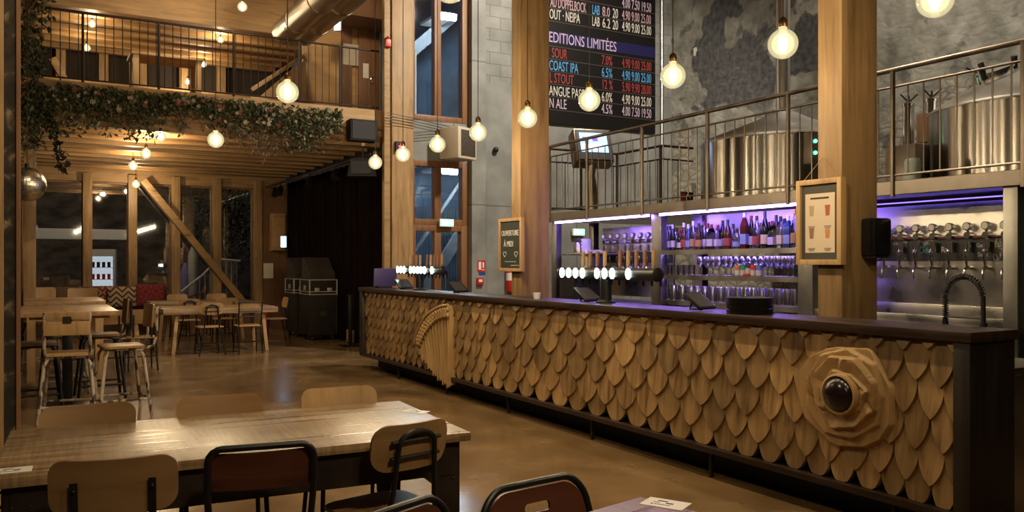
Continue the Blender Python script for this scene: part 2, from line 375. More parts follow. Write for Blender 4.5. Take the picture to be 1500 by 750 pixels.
floor_m = noisy('polished_brown_floor', [(.25, (.120, .070, .030)), (.5, (.178, .110, .050)), (.78, (.25, .162, .080))], (1, 1, 1), 1.5, .24, .06, .012, detail=9, dist=.3, broad=.2)
dark_wall = mat('dark_render', (.045, .035, .028), .9)
curtain_m = noisy('black_curtain', [(.3, (.0045, .0022, .0018)), (.7, (.009, .0045, .0035))], (3, 3, .4), 4, .95, 0, .1, spec=.05)
blue_wall = noisy('stairwell_wall', [(.3, (.10, .16, .24)), (.7, (.20, .30, .42))], (1, 1, 1), 1.4, .8, 0, .1, broad=.3)

# ================================================================ SETTING
struct('floor', box(B(), -4, 11.2, -4, 19.6, -.12, 0), floor_m)
struct('wall_front', box(B(), -4.2, 11.2, -4.2, -4, 0, 7.2), dark_wall)
struct('wall_left', box(B(), -4.2, -4, -4, 6.9, 0, 7.2), dark_wall)
struct('wall_left_pier', box(B(), -4.2, -.083, 6.9, 7.1, 0, 7.2), oldwall)
struct('wall_left_rear', box(B(), -.35, -.16, 7.1, 19.6, 0, 7.2), oldwall)
struct('wall_right', box(B(), 11, 11.3, -4, 12.9, 0, 7.2), stone)
struct('wall_far', box(B(), 6.52, 11.3, 12.9, 13.2, 0, 4.57), concrete)
struct('wall_far_upper', box(B(), 6.52, 11.3, 12.9, 13.2, 4.57, 7.2), blockwork)
struct('trim_1', box(B(), 6.52, 6.79, 12.78, 12.9, 0, 7.2, .008), concrete)
struct('trim_2', box(B(), 5.42, 6.52, 12.93, 13.15, 3.17, 3.83), concrete)
struct('ceiling', box(B(), -4.2, 11.3, -4.2, 16.4, 7.2, 7.4), W['beam'])
struct('trim_11', box(B(), -.086, -.058, 6.86, 6.9, 0, 7.2, .004), W['redwood'])
struct('trim_3', box(B(), -.20, -.160, 6.86, 6.9, 0, 7.2, .004), W['post'])
# room under the balcony
b = B()
for k in range(10):
    y = 13.12 + k * .62; box(b, -.16, 5.0, y, y + .14, 3.36, 3.52)
struct('ceiling_joists', b, W['joist'])
struct('ceiling_balcony', box(B(), -.16, 5.4, 13.05, 20.2, 3.52, 3.86), W['panelwood'])
struct('trim_4', box(B(), -.1, 4.98, 12.93, 13.05, 3.62, 3.93, .006), W['beam'])
struct('trim_5', box(B(), -.16, 5.1, 19.38, 19.6, 3.14, 3.52), W['beam'])
# glazed rear wall
sill = .42
struct('wall_back', box(B(), -.16, 5.4, 19.42, 19.6, 0, sill), W['redwood'])
edges = [-.06, 1.02, 1.87, 2.72, 3.57, 4.46]
for i, (a, c_) in enumerate(zip(edges, edges[1:])):
    w_ = obj('window_%d' % (i + 1), box(B(), a + .06, c_ - .06, 19.49, 19.51, sill, 3.14), pane_back, None, False); w_['kind'] = 'structure'
    f = B(); box(f, a + .06, a + .10, 19.47, 19.53, sill, 3.14); box(f, c_ - .10, c_ - .06, 19.47, 19.53, sill, 3.14); box(f, a + .10, c_ - .10, 19.47, 19.53, sill, sill + .04); box(f, a + .1, c_ - .1, 19.47, 19.53, 3.1, 3.14)
    obj('window_frame', f, W['frame'], w_, False)
nm = ['leftmost', 'second', 'third', 'fourth', 'fifth', 'rightmost']
wh = ['against the left wall', 'left of the lit fridge', 'at the head of the diagonal brace', 'crossed by the diagonal brace', 'near the foot of the diagonal brace', 'at the right end by the curtain']
for i, x in enumerate(edges):
    tag(obj('timber_post', box(B(), x - .085, x + .085, 19.28, 19.46, 0, 3.3, .006), W['post']), 'square timber post of the glazed back wall, ' + wh[i], 'post', 'posts of the glazed back wall')
tag(obj('timber_brace', beam(B(), (2.05, 19.19, 3.18), (4.16, 19.19, .50), .14, .27, .006, (0, 1, 0)), W['beam']), 'broad diagonal timber brace crossing the glazed back wall', 'brace')
struct('wall_back_side', box(B(), 4.56, 5.1, 19.30, 19.42, 0, 3.14), W['redwood'])
# outside
struct('ground_outside', box(B(), -6, 12, 19.6, 30, -.15, -.03), dark_wall)
struct('wall_outside', box(B(), -6, 12, 29, 29.2, -.03, 6), noisy('night_wall', [(.35, (.035, .03, .022)), (.65, (.14, .115, .085))], (1, 1, 2), 2.2, .9, detail=8))
# stairwell behind the tall windows
struct('wall_stairwell_back', box(B(), 5.95, 9.0, 16.2, 16.4, 0, 7.2), blue_wall)
struct('wall_light_stop', beam(B(), (5.46, 13.15, 3.6), (6.0, 15.7, 3.6), .05, 7.2), blue_wall)  # unseen slanted partition added to stop stairwell light reaching the balcony
struct('wall_stairwell_right', box(B(), 9.0, 9.2, 13.2, 16.4, 0, 7.2), blue_wall)
struct('floor_stairwell', box(B(), 5.5, 9.2, 13.2, 16.4, -.12, 0), dark_wall)
struct('ceiling_stairwell', box(B(), 5.5, 9.2, 13.2, 16.4, 7.2, 7.3), dark_wall)

# tall timber windows + doors in the far wall
def casement(name, z0, z1, door=False):
    root = None
    X0, X1 = 5.42, 6.52; mid = 5.955
    t = .11 if not door else .13
    g = obj(name, box(B(), X0 + .06, X1 - .06, 13.0, 13.012, z0 + .06, z1 - .06), pane, None, False); g['kind'] = 'structure'
    f = B()
    for a, c_ in ((X0, X0 + t), (X1 - t, X1)): box(f, a, c_, 12.92, 13.08, z0, z1, .006)
    for a, c_ in ((z0, z0 + .1), (z1 - .1, z1)): box(f, X0 + t, X1 - t, 12.925, 13.075, a, c_, .006)
    box(f, mid - .06, mid + .06, 12.93, 13.07, z0 + .1, z1 - .1, .006)
    obj('window_frame', f, W['frame'], g)
    return g
casement('window_6', 3.83, 7.1); casement('window_7', 2.09, 3.17)
d = casement('door_1', 0.0, 2.09, True)
h = B(); tube(h, [(6.05, 12.9, .95), (6.05, 12.86, .95), (6.05, 12.86, 1.25), (6.05, 12.9, 1.25)], .012); obj('door_handle', h, chrome, d)
# upstairs
struct('wall_upper_back', box(B(), -.35, 5.4, 20.0, 20.2, 3.86, 6.4), mat('dark_upper_wall', (.03, .02, .014), .9))
b = B()
for k in range(6):
    y = 16.75 + k * .56; box(b, -.3, 4.9, y, y + .14, 5.86, 6.12)
struct('ceiling_upper_joists', b, W['joist'])
struct('ceiling_upper', box(B(), -.35, 5.4, 16.4, 20.2, 6.12, 6.3), W['panelwood'])
struct('trim_6', box(B(), -.3, 4.6, 16.25, 16.45, 5.84, 7.2, .006), W['beam'])
struct('wall_upper_side', box(B(), 4.42, 5.9, 15.5, 15.6, 3.86, 7.2), W['panelwood'])
struct('trim_7', box(B(), 4.36, 4.5, 15.36, 15.5, 3.86, 6.6, .006), W['post'])
struct('trim_8', box(B(), 5.12, 5.32, 15.44, 15.5, 3.86, 7.0), W['redwood'])
struct('trim_9', box(B(), 4.95, 5.9, 14.6, 15.44, 5.92, 6.7, .01), W['redwood'])
dr = B(); box(dr, 5.45, 5.86, 15.43, 15.5, 3.86, 5.95, .006)
d2 = struct('door_2', dr, W['frame'], None, True)
tube(h := B(), arc((5.74, 15.40, 4.98), .06, 90, 270, 8, 'xz'), .012); obj('door_handle', h, chrome, d2)
obj('notice', box(B(), 5.52, 5.66, 15.422, 15.43, 5.0, 5.28), paper, d2, False)
# mezzanine for the brewery
struct('mezzanine_floor', box(B(), 6.22, 11, -3, 10.0, 2.03, 2.12), steel)
struct('trim_10', box(B(), 6.15, 6.22, -3, 9.76, 2.015, 2.13, .004), steel_edge)

# ================================================================ TIMBER COLUMNS
def column(x, y, sx, sy, label):
    o = obj('timber_column', box(B(), 0, sx, 0, sy, 0, 7.2, .008), W['post']); o.location = (x, y, 0); return tag(o, label, 'column')
colB = column(4.6, 3.71, .355, .193, 'thick square timber column behind the bar carrying the framed drinks menu')
colA = column(4.6, 7.865, .365, .195, 'thick square timber column behind the bar with the small chalkboard hanging on it')
colC = column(5.05, 12.72, .37, .2, 'pale timber column between the black curtain and the tall windows')
o = obj('timber_column', box(B(), 0, .15, 0, .15, 0, 7.2, .005), W['post']); o.location = (-.08, 13.06, 0); tag(o, 'slim timber post at the left end of the balcony, wrapped in greenery', 'column')
o = obj('timber_column', box(B(), 0, .10, 0, .10, 0, 7.2, .005), W['beam']); o.location = (4.93, 12.75, 0); tag(o, 'thin timber batten beside the pale column at the balcony corner', 'column')

# ================================================================ BAR
BX = 3.965                       # front plane of the counter
bar = thing('bar_counter', 'long bar counter fronted with carved wooden scales, a wing and a big eye', 'bar counter', (BX, 2.45, 0))
def bo(name, b, m, **k):
    bmesh.ops.translate(b, vec=(-BX, -2.45, 0), verts=b.verts); return obj(name, b, m, bar, **k)
bo('countertop', box(B(), BX - .012, 4.365, 2.44, 11.22, 1.068, 1.12, .006), W['counter'])
bo('end_panel', box(B(), BX, 4.345, 2.452, 2.54, .12, 1.068, .004), W['dark_wood_z'])
bo('end_panel', box(B(), BX, 4.345, 11.09, 11.2, .19, 1.068, .004), W['dark_wood_z'])
bo('back_board', box(B(), BX + .10, 4.345, 2.54, 11.09, .2, 1.068), W['dark_wood_z'])
bo('foot_ledge', box(B(), BX, 4.30, 2.54, 11.2, .175, .215, .006), W['dark_wood'])
bo('plinth', box(B(), 4.20, 4.33, 2.52, 11.1, 0, .175), blackmat)
for y in (2.9, 4.3, 5.7, 7.1, 8.5, 9.9):
    bo('ledge_foot', box(B(), BX + .05, BX + .075, y, y + .02, 0, .175), iron)
# scales
def scale_w(y):
    K = [(2.4, .132), (3.5, .178), (4.8, .245), (6.0, .282), (7.0, .29), (7.6, .21), (8.3, .18), (11.3, .175)]
    for (a, u), (c_, v) in zip(K, K[1:]):
        if y <= c_: return u + (v - u) * max(0, (y - a)) / (c_ - a)
    return K[-1][1]
b = B(); rng = random.Random(3)
def one_scale(y, w, L, ztip, off, lean):
    n = 7; tp = L * .5; L0_ = L; L = max(min(L, 1.064 - ztip), tp + .004); sd = L - tp; pl = [(-w/2, 0), (-w/2, -sd)]
    for i in range(1, n):
        t = i / n; pl.append((-w/2 * (1 - t ** 2.3), -sd - tp * t))
    pl.append((0, -L))
    pl += [(-x, yy) for x, yy in pl[-2::-1]]
    # local x -> +Y(world, reversed so it faces the room), local y -> Z, extrude -> -X
    Mx = Matrix(((0, 0, -1, 0), (-1, 0, 0, 0), (0, 1, 0, 0), (0, 0, 0, 1)))
    M = Matrix.Translation((BX + off - (L0_ - L) * .09, y, ztip + L)) @ Matrix.Rotation(R(lean), 4, 'Y') @ Matrix.Rotation(R(rng.uniform(-2.2, 2.2)), 4, 'X') @ Mx
    prism(b, pl, 0, .028, M, bev=.005)
def rows(ya, yb, ztips, L0, phase):
    ps = [ya]
    while ps[-1] < yb: ps.append(ps[-1] + scale_w(ps[-1] + scale_w(ps[-1]) / 2))
    for ri, zt in enumerate(ztips):
        cs = [(a + c_) / 2 for a, c_ in zip(ps, ps[1:])] if (ri + phase) % 2 else ps[:]
        for y in cs:
            if y > yb + .02: continue
            w = scale_w(y); one_scale(y, w * rng.uniform(.95, 1.04), L0 * rng.uniform(.95, 1.05), zt + rng.uniform(-.014, .014), .094 - .004 * ri, 5.2)
rows(2.545, 8.33, [.17, .305, .48, .655, .83, 1.0], .35, 1)
rows(8.42, 11.02, [.19, .30, .44, .58, .72, .86, .99], .27, 1)
bm_cut = b
dead = [v for v in bm_cut.verts if v.co.z > 1.3]
for v in bm_cut.verts:
    if v.co.z > 1.066: v.co.z = 1.066
    if v.co.z < .217: v.co.z = .217
    if v.co.x < BX + .004: v.co.x = BX + .004
    v.co.y = min(max(v.co.y, 2.542), 11.088)
bo('scale_cladding', b, W['scale'], ang=30)
# wing (local: u along -Y to the left is +Y in the world)
b = B()
arch = [(8.275, 1.0), (8.42, .985), (8.58, .95), (8.74, .90), (8.89, .83), (9.02, .74), (9.13, .63), (9.19, .52)]
inner = [(8.275, .875), (8.39, .868), (8.52, .84), (8.65, .795), (8.78, .73), (8.90, .645), (9.0, .555), (9.09, .46)]
tips = [(8.27, .135), (8.36, .15), (8.47, .17), (8.59, .20), (8.70, .24), (8.82, .29), (8.97, .355), (9.15, .44)]
def lerp_line(pl, t):
    t = t * (len(pl) - 1); i = min(int(t), len(pl) - 2); f = t - i
    return (pl[i][0] * (1 - f) + pl[i+1][0] * f, pl[i][1] * (1 - f) + pl[i+1][1] * f)
XW = 3.952
NF = 13
for k in range(NF):
    t0, t1 = k / NF, (k + 1) / NF; tm = (t0 + t1) / 2
    prof = []
    for s in range(9):
        f = s / 8
        row = []
        for tt, dx in ((t0, .045), (t0 * .90 + t1 * .10, -.002), (tm, -.018), (t0 * .10 + t1 * .90, -.002), (t1, .045)):
            a, c_ = lerp_line(arch, tt), lerp_line(tips, tt)
            z = a[1] * (1 - f) + c_[1] * f; y = a[0] * (1 - f) + c_[0] * f + .05 * math.sin(PI * f) * tm
            if s == 8: z -= .06 * (1 - abs(tt - tm) / (tm - t0)) * (1 if k % 2 else .6)
            row.append(b.verts.new((XW + dx + .012 * f, y, z)))
        prof.append(row)
    for r0, r1 in zip(prof, prof[1:]):
        for i in range(4): b.faces.new((r0[i], r0[i+1], r1[i+1], r1[i]))
ret = bmesh.ops.extrude_face_region(b, geom=b.faces[:])
bmesh.ops.translate(b, vec=(.015, 0, 0), verts=[g for g in ret['geom'] if isinstance(g, bmesh.types.BMVert)])
bo('carved_wing', b, W['carve'], ang=25)
b = B()
pl = arch + inner[::-1]
Mx = Matrix(((0, 0, -1, 0), (1, 0, 0, 0), (0, 1, 0, 0), (0, 0, 0, 1)))
prism(b, pl, 0, .02, Matrix.Translation((XW, 0, 0)) @ Mx, .005)
tube(b, [(XW - .022, y, z) for y, z in arch], .018, 8)
for q in range(3):
    for i in range(16):
        t = (i + .5 * (q % 2) + .25) / 16.5; a, c_ = lerp_line(arch, t), lerp_line(inner, t); f = .36 + .27 * q
        y, z = a[0] * (1 - f) + c_[0] * f, a[1] * (1 - f) + c_[1] * f
        t2 = B(); sphere(t2, (0, 0, 0), .026, 8, 6)
        bmesh.ops.scale(t2, vec=(.8, 1, 1.15), verts=t2.verts); bmesh.ops.translate(t2, vec=(XW - .020, y, z), verts=t2.verts); merge(b, t2)
bo('wing_band', b, W['carve'])
# eye carving
b = B(); EY, EZ = 3.205, .715
NR, NT = 60, 180
def sst(a, c_, x): t = min(1, max(0, (x - a) / (c_ - a))); return t * t * (3 - 2 * t)
def polyr(th, seed, n, amp):
    q = random.Random(seed); vals = [1 + q.uniform(-amp, amp) for _ in range(n)]; ph = q.random()
    u = (th / (2 * PI) + ph) * n; k = int(math.floor(u)); f = u - k
    a, c_ = vals[k % n], vals[(k + 1) % n]; dl = 2 * PI / n
    # straight chord between two corners
    return a * c_ * math.sin(dl) / (a * math.sin(f * dl) + c_ * math.sin((1 - f) * dl))
ring_prev = None
for i in range(NR + 1):
    f = i / NR; ring = []
    for k in range(NT):
        th = 2 * PI * k / NT; Rm = .335 * (.6 * polyr(th, 5, 9, .11) + .4 * polyr(th + .1, 8, 7, .10))
        r = f * Rm; h = .045
        xx, zz = r * math.sin(th), r * math.cos(th)
        for rad, sd, nn, am, hh, sw, ox, oz in ((.272, 21, 9, .10, .024, .6, -.03, .012), (.212, 34, 8, .15, .028, 1.0, -.055, .018), (.150, 55, 7, .12, .024, .6, -.06, .015)):
            r, tp = math.hypot(xx - ox, zz - oz), math.atan2(xx - ox, zz - oz) % (2 * PI)
            rb = rad * polyr(tp, sd, nn, am)
            fr_ = (tp / (2 * PI) * 3 + sd * .37 + r * 1.6) % 1.0
            h += hh * (1 - sst(rb - .006, rb + .005, r)) * (.75 + sw * sst(rb - .11, rb - .005, r) * (.35 + .65 * fr_ if fr_ < .9 else (.35 + .585) * (1 - fr_) * 10))
        r = f * Rm
        h -= .05 * sst(.94, 1.0, f) ** 2
        ring.append(b.verts.new((BX + .045 - h, EY + r * math.sin(th), EZ + r * math.cos(th) * .92)) if i or k == 0 else None)
    if i == 0: c0 = ring[0]
    elif i == 1:
        for k in range(NT): b.faces.new((c0, ring[k], ring[(k + 1) % NT]))
    else:
        for k in range(NT): b.faces.new((ring_prev[k], ring[k], ring[(k + 1) % NT], ring_prev[(k + 1) % NT]))
    ring_prev = ring
eye = bo('carved_eye', b, W['carve'], ang=50)
Me = Matrix.Translation((BX - .092, EY - .065, EZ + .018)) @ Matrix.Rotation(R(-90), 4, 'Y')
b = B(); lathe(b, [(.098, -.03), (.112, -.02), (.116, 0), (.112, .016), (.102, .02), (.096, .012), (.096, -.03)], 36, Me)
bmesh.ops.translate(b, vec=(-BX, -2.45, 0), verts=b.verts); obj('eye_ring', b, W['carve'], eye)
b = B(); lathe(b, [(.096, 0)] + [(.096 * math.cos(R(a)), .062 * math.sin(R(a))) for a in range(6, 90, 6)] + [(0, .062)], 36, Me)
bmesh.ops.translate(b, vec=(-BX, -2.45, 0), verts=b.verts)
obj('eye_ball', b, noisy('polished_dark_wood', [(.3, (.006, .003, .003)), (.7, (.018, .008, .006))], (1, 9, 9), 3, .22, 0, 0), eye)

# things standing on the counter
def tap_tower(loc, ntap, lit, handles, label, L=1.32):
    t = thing('beer_tap_tower', label, 'beer tap', loc)
    b = B(); lathe(b, [(.085, 0), (.085, .012), (.05, .03), (.048, .235)], 24); obj('pillar', b, black, t)
    b = B(); tube(b, [(0, -L/2, .245), (0, L/2, .245)], .05, 20); obj('cross_tube', b, black, t)
    for s in (-1, 1):
        b = B(); lathe(b, [(0, 0), (.056, 0), (.056, .02), (.03, .03), (0, .032)], 20, T(0, s * L / 2, .245, rx=-90 * s)); obj('end_cap', b, black, t)
    for i in range(ntap):
        y = -L/2 + .07 + (L - .14) * i / (ntap - 1)
        if i in handles:
            b = B(); cyl(b, (.02, y, .28), (.025, y, .32), .009); cbox(b, (.03, y, .375), (.020, .036, .125), .006); obj('tap_handle', b, W['frame'] if i % 3 else W['post'], t)
        b = B(); tube(b, [(.04, y, .25), (.085, y, .245), (.10, y, .22), (.10, y, .15)], [.013, .013, .012, .009], 8); obj('spout', b, black, t)
        if i in lit:
            b = B(); lathe(b, [(0, 0), (.028, 0), (.028, .012), (.024, .016), (0, .017)], 20, T(-.048, y, .25, ry=-90) @ Matrix.Diagonal((1.55, 1, 1, 1)))
            obj('lit_badge', b, badge_m, t)
    return t
badge_m = mat('lit_badge', (.8, .9, .85), .3, 0, (.80, 1.0, .86), 5)
tap_tower((4.2, 5.76, 1.12), 12, {2, 4, 5, 6, 8, 9, 11, 10}, {0, 1, 2, 3, 4, 6, 7, 8, 9}, 'near black beer tap tower with round lit badges, standing left of the stacked trays')
tap_tower((4.2, 9.66, 1.12), 12, {1, 3, 4, 5, 6, 7, 9, 10, 11}, {0, 1, 2, 3, 4, 6, 7, 8, 9}, 'far black beer tap tower with lit badges, standing before the glazed door')
def tablet(loc, rz, label, w=.19, h=.19):
    t = thing('tablet', label, 'tablet', loc, rz)
    b = B(); prism(b, rr(w, h, .015, 4), 0, .016, T(0, 0, .008, rx=34) @ T(0, h / 2, 0), .003); obj('case', b, black, t)
    b = B(); prism(b, rr(w - .03, h - .03, .004, 2), .0165, .018, T(0, 0, .008, rx=34) @ T(0, h / 2, 0)); obj('screen', b, mat('dark_screen', (.045, .04, .045), .18), t)
    b = B(); tube(b, [(0, .05, .006), (0, .16, .006), (0, .13, .095)], .008, 8); obj('stand', b, black, t)
tablet((4.17, 4.50, 1.12), 8, 'black tablet on a stand, just left of the stacked trays')
tablet((4.17, 5.90, 1.12), 8, 'black tablet on a stand, beside the pillar of the near tap tower')
tablet((4.16, 8.40, 1.12), 8, 'black tablet on a stand, right of the far tap tower')
tablet((4.16, 9.98, 1.12), 8, 'black tablet on a stand under the far tap tower', .2, .19)
for k in range(9):
    rank = ['bottom tray', 'second tray from the bottom', 'third tray from the bottom', 'fourth tray from the bottom', 'middle tray', 'fourth tray from the top', 'third tray from the top', 'second tray from the top', 'topmost tray'][k]
    b = B(); lathe(b, [(0, 0), (.135, 0), (.150, .004), (.155, .013), (.150, .0115), (.135, .005), (0, .004)], 40)
    o = obj('serving_tray', b, mat('black_tray', (.010, .009, .010), .55) if k == 0 else bpy.data.materials['black_tray']); o.location = (4.17 + rng.uniform(-.004, .004), 4.10 + rng.uniform(-.004, .004), 1.12 + k * .0118)
    tag(o, rank + ' in the stack of round black trays on the bar', 'tray', 'stacked black trays on the bar')
b = B(); lathe(b, [(0, 0), (.028, 0), (.038, .058), (.036, .058), (.027, .004), (0, .004)], 20)
o = obj('paper_cup', b, white); o.location = (4.12, 6.74, 1.12); tag(o, 'small white cup standing on the bar at the foot of the column', 'cup')
t = thing('till_screen', 'purplish flat screen turned away at the far end of the bar', 'screen', (4.15, 10.72, 1.12), 6)
b = B(); cbox(b, (0, 0, .145), (.34, .025, .24), .006, T(rx=6)); obj('screen_back', b, mat('violet_plastic', (.055, .04, .10), .45), t)
b = B(); cbox(b, (0, .06, .012), (.2, .18, .024), .004); tube(b, [(0, .05, .02), (0, .03, .12)], .018); obj('stand', b, black, t)
# sink mixer
t = thing('sink_bench', 'steel sink bench hidden behind the near end of the bar', 'bench', (4.70, 3.05, 0))
obj('worktop', box(B(), -.29, .34, -.5, .55, .86, .90, .004), steel, t); obj('cabinet', box(B(), -.27, .32, -.48, .53, .0, .86), steel, t)
t = thing('kitchen_faucet', 'tall black spring faucet arching over the right end of the bar', 'faucet', (4.75, 3.09, .952))
b = B(); cyl(b, (0, 0, -.052), (0, 0, .18), .012, 12); cyl(b, (0, 0, -.052), (0, 0, -.02), .03, 16)
tube(b, [(0, 0, .18)] + [(0, -.115 + .115 * math.cos(R(172 * i / 22)), .30 + .125 * math.sin(R(172 * i / 22))) for i in range(23)], .008, 8); obj('pipe', b, black, t)
hel = []
base = [(0, 0, .08 + .01 * i) for i in range(23)] + [(0, -.115 + .115 * math.cos(R(172 * i / 30)), .30 + .125 * math.sin(R(172 * i / 30))) for i in range(31)]
NB = 520
for i in range(NB):
    f = i / (NB - 1) * (len(base) - 1); j = min(int(f), len(base) - 2); g = f - j
    p0, p1 = Vector(base[j]), Vector(base[j + 1]); c_ = p0.lerp(p1, g); tg = (p1 - p0).normalized(); u = Vector((1, 0, 0)); v = tg.cross(u)
    a = 2 * PI * i / 13; hel.append(c_ + (u * math.cos(a) + v * math.sin(a)) * .016)
b = B(); tube(b, hel, .0028, 5); obj('spring', b, black, t)
b = B(); cyl(b, (0, -.229, .315), (0, -.232, .14), .013, 12); cyl(b, (0, -.232, .16), (0, -.232, .09), .020, 12, .024); obj('spray_head', b, black, t)
b = B(); cyl(b, (0, 0, .10), (0, 0, .16), .018, 12); tube(b, [(0, 0, .185), (0, -.235, .185)], .006, 8); obj('support_arm', b, black, t)

# ================================================================ BACK BAR
XB = 6.2
bb = thing('back_bar_shelving', 'stainless steel back bar of open shelves lit violet below the mezzanine', 'shelving', (XB, 6.5, 0))
def pb(name, b, m, **k):
    bmesh.ops.translate(b, vec=(-XB, -6.5, 0), verts=b.verts); return obj(name, b, m, bb, **k)
for y0, y1 in ((9.64, 9.755), (7.45, 7.62), (5.32, 5.49), (3.48, 3.585)):
    for x in (XB, XB + .62):
        pb('upright', box(B(), x, x + .09, y0, y1, 0, 2.015, .004), steel_post)
for y0, y1, zs in ((7.62, 9.64, (.98,)), (5.49, 7.45, (1.60, 1.325, 1.04)), (3.585, 5.32, ())):
    for z in zs: pb('shelf', box(box(B(), XB + .02, XB + .62, y0, y1, z - .03, z, .003), XB + .018, XB + .026, y0, y1, z - .05, z), steel)
    pb('worktop', box(B(), XB - .10, XB + .70, y0, y1, .90, .95, .004), steel)
    pb('cabinet_front', box(B(), XB + .02, XB + .6, y0, y1, .08, .90), steel)
pb('back_panel', box(B(), XB + .66, XB + .68, 5.49, 7.45, 1.58, 2.015), steel)
pb('shelf', box(B(), XB + .1, XB + .62, 8.95, 9.64, 1.56, 1.585, .003), steel)
pb('splash_rail', box(B(), XB + .55, XB + .62, 3.585, 5.32, .95, 1.10, .004), steel)
pb('splash_rail', box(B(), XB + .02, XB + .08, 3.585, 5.32, .97, 1.04, .004), steel)
led = mat('violet_led', (.6, .4, 1), .5, 0, (.28, .17, 1.0), 27)
for y0, y1, w in ((7.64, 9.62, 'left bay with the tap wall'), (5.50, 7.44, 'middle bay above the bottles')):
    tag(obj('led_strip', box(B(), XB - .035, XB - .01, y0, y1, 1.99, 2.012), led), 'glowing violet LED strip along the top of the ' + w, 'light strip')
led_soft = mat('violet_led_soft', (.6, .4, 1), .5, 0, (.30, .19, 1.0), 13)
for z, w_ in ((1.57, 'top'), (1.295, 'middle')):
    tag(obj('led_strip', box(B(), XB + .05, XB + .065, 5.52, 7.42, z - .010, z - .001), led_soft), 'slim violet LED strip under the %s bottle bay shelf' % w_, 'light strip')
tag(obj('led_strip', box(B(), XB + .50, XB + .515, 3.7, 5.3, 1.985, 1.995), mat('violet_led_dim', (.4, .3, 1), .5, 0, (.22, .14, 1.0), 1.0)), 'dim violet LED strip above the right hand tap wall', 'light strip')

pb('end_panel', box(B(), XB + .04, XB + .5, 3.33, 3.42, 0, 2.0, .004), mat('pale_green_panel', (.30, .36, .24), .5))
# tap walls
strip_m = noisy('black_marbled_strip', [(.5, (.008, .008, .009)), (.60, (.010, .010, .012)), (.63, (.25, .25, .27)), (.67, (.012, .012, .012))], (1, 1, 1), 5, .4, 0, 0, detail=2, dist=1.6)
def tapwall(y0, y1, z0, z1, X, ntap, label, zreg, zl0, zl1, ztap, hose=True):
    t = thing('tap_wall', label, 'tap wall', (X, y0, 0)); w = y1 - y0
    obj('panel', box(B(), 0, .02, 0, w, z0, z1, .002), steel, t)
    s = obj('label_strip', box(B(), -.012, 0, .02, w - .02, zl0, zl1), strip_m, t)
    step = w / (ntap + .35)
    for i in range(ntap):
        y = step * (i + .62)
        b = B(); cyl(b, (0, y, zreg), (-.07, y, zreg), .028, 14); cyl(b, (-.05, y, zreg - .05), (-.05, y, zreg - .13), .024, 12); cyl(b, (-.05, y, zreg + .02), (-.05, y, zreg + .06), .010, 8)
        g = obj('regulator', b, chrome, t)
        b = B(); cyl(b, (-.075, y, zreg + .075), (-.04, y, zreg + .075), .034, 18); obj('gauge', b, chrome, g)
        b = B(); cyl(b, (-.078, y, zreg + .075), (-.076, y, zreg + .075), .027, 18); obj('gauge_dial', b, white, g)
        b = B(); cyl(b, (0, y, ztap), (-.06, y, ztap), .016, 12); tube(b, [(-.05, y, ztap), (-.09, y, ztap - .01), (-.10, y, ztap - .03), (-.10, y, ztap - .10)], [.017, .015, .011, .009], 10)
        lathe(b, [(0, .15), (.012, .148), (.017, .13), (.012, .06), (.010, .02), (.010, 0)], 12, T(-.065, y, ztap, ry=-8)); obj('tap', b, chrome, t)
    if hose:
        b = B()
        for i in range(ntap - 1):
            ya, yb = step * (i + .62), step * (i + 1.62); tube(b, [(-.04, ya + .03, zreg - .01), (-.04, (ya + yb) / 2, zreg - .015), (-.04, yb - .03, zreg - .01)], .008, 6)
        obj('red_hose', b, mat('red_hose', (.16, .01, .01), .4), t)['label'] = 'red gas hose linking the regulators'
    return t, s
chalk = mat('white_chalk', (.6, .6, .58), .8); chalkb = mat('teal_chalk', (.08, .42, .42), .8); chalky = mat('yellow_chalk', (.55, .55, .25), .8)
RY = Matrix(((0, 0, -1, 0), (-1, 0, 0, 0), (0, 1, 0, 0), (0, 0, 0, 1)))   # text facing -X, reading toward -Y
tw, st = tapwall(3.62, 5.22, 1.02, 1.965, 6.78, 10, 'stainless tap wall with red hoses and black strip, behind the spring faucet', 1.685, 1.475, 1.655, 1.42)
for body, y, z, m_, sz in (('Cider', .97, 1.545, chalkb, .075), ('Raw', .76, 1.545, chalk, .075), ('Gose', .45, 1.585, chalk, .05), ('Stout', .44, 1.51, chalk, .05), ('Eau', .30, 1.585, chalky, .06), ('Rock', .26, 1.50, chalky, .06), ('H2O', .12, 1.545, chalk, .085)):
    text(body, sz, m_, st, Matrix.Translation((-.014, y + .06, z)) @ RY, 'chalk_writing', .8)
tw2, st2 = tapwall(8.0, 9.48, 1.02, 1.93, 6.86, 9, 'violet lit stainless tap wall in the left bay, behind the near beer tower', 1.74, 1.46, 1.60, 1.40, False)
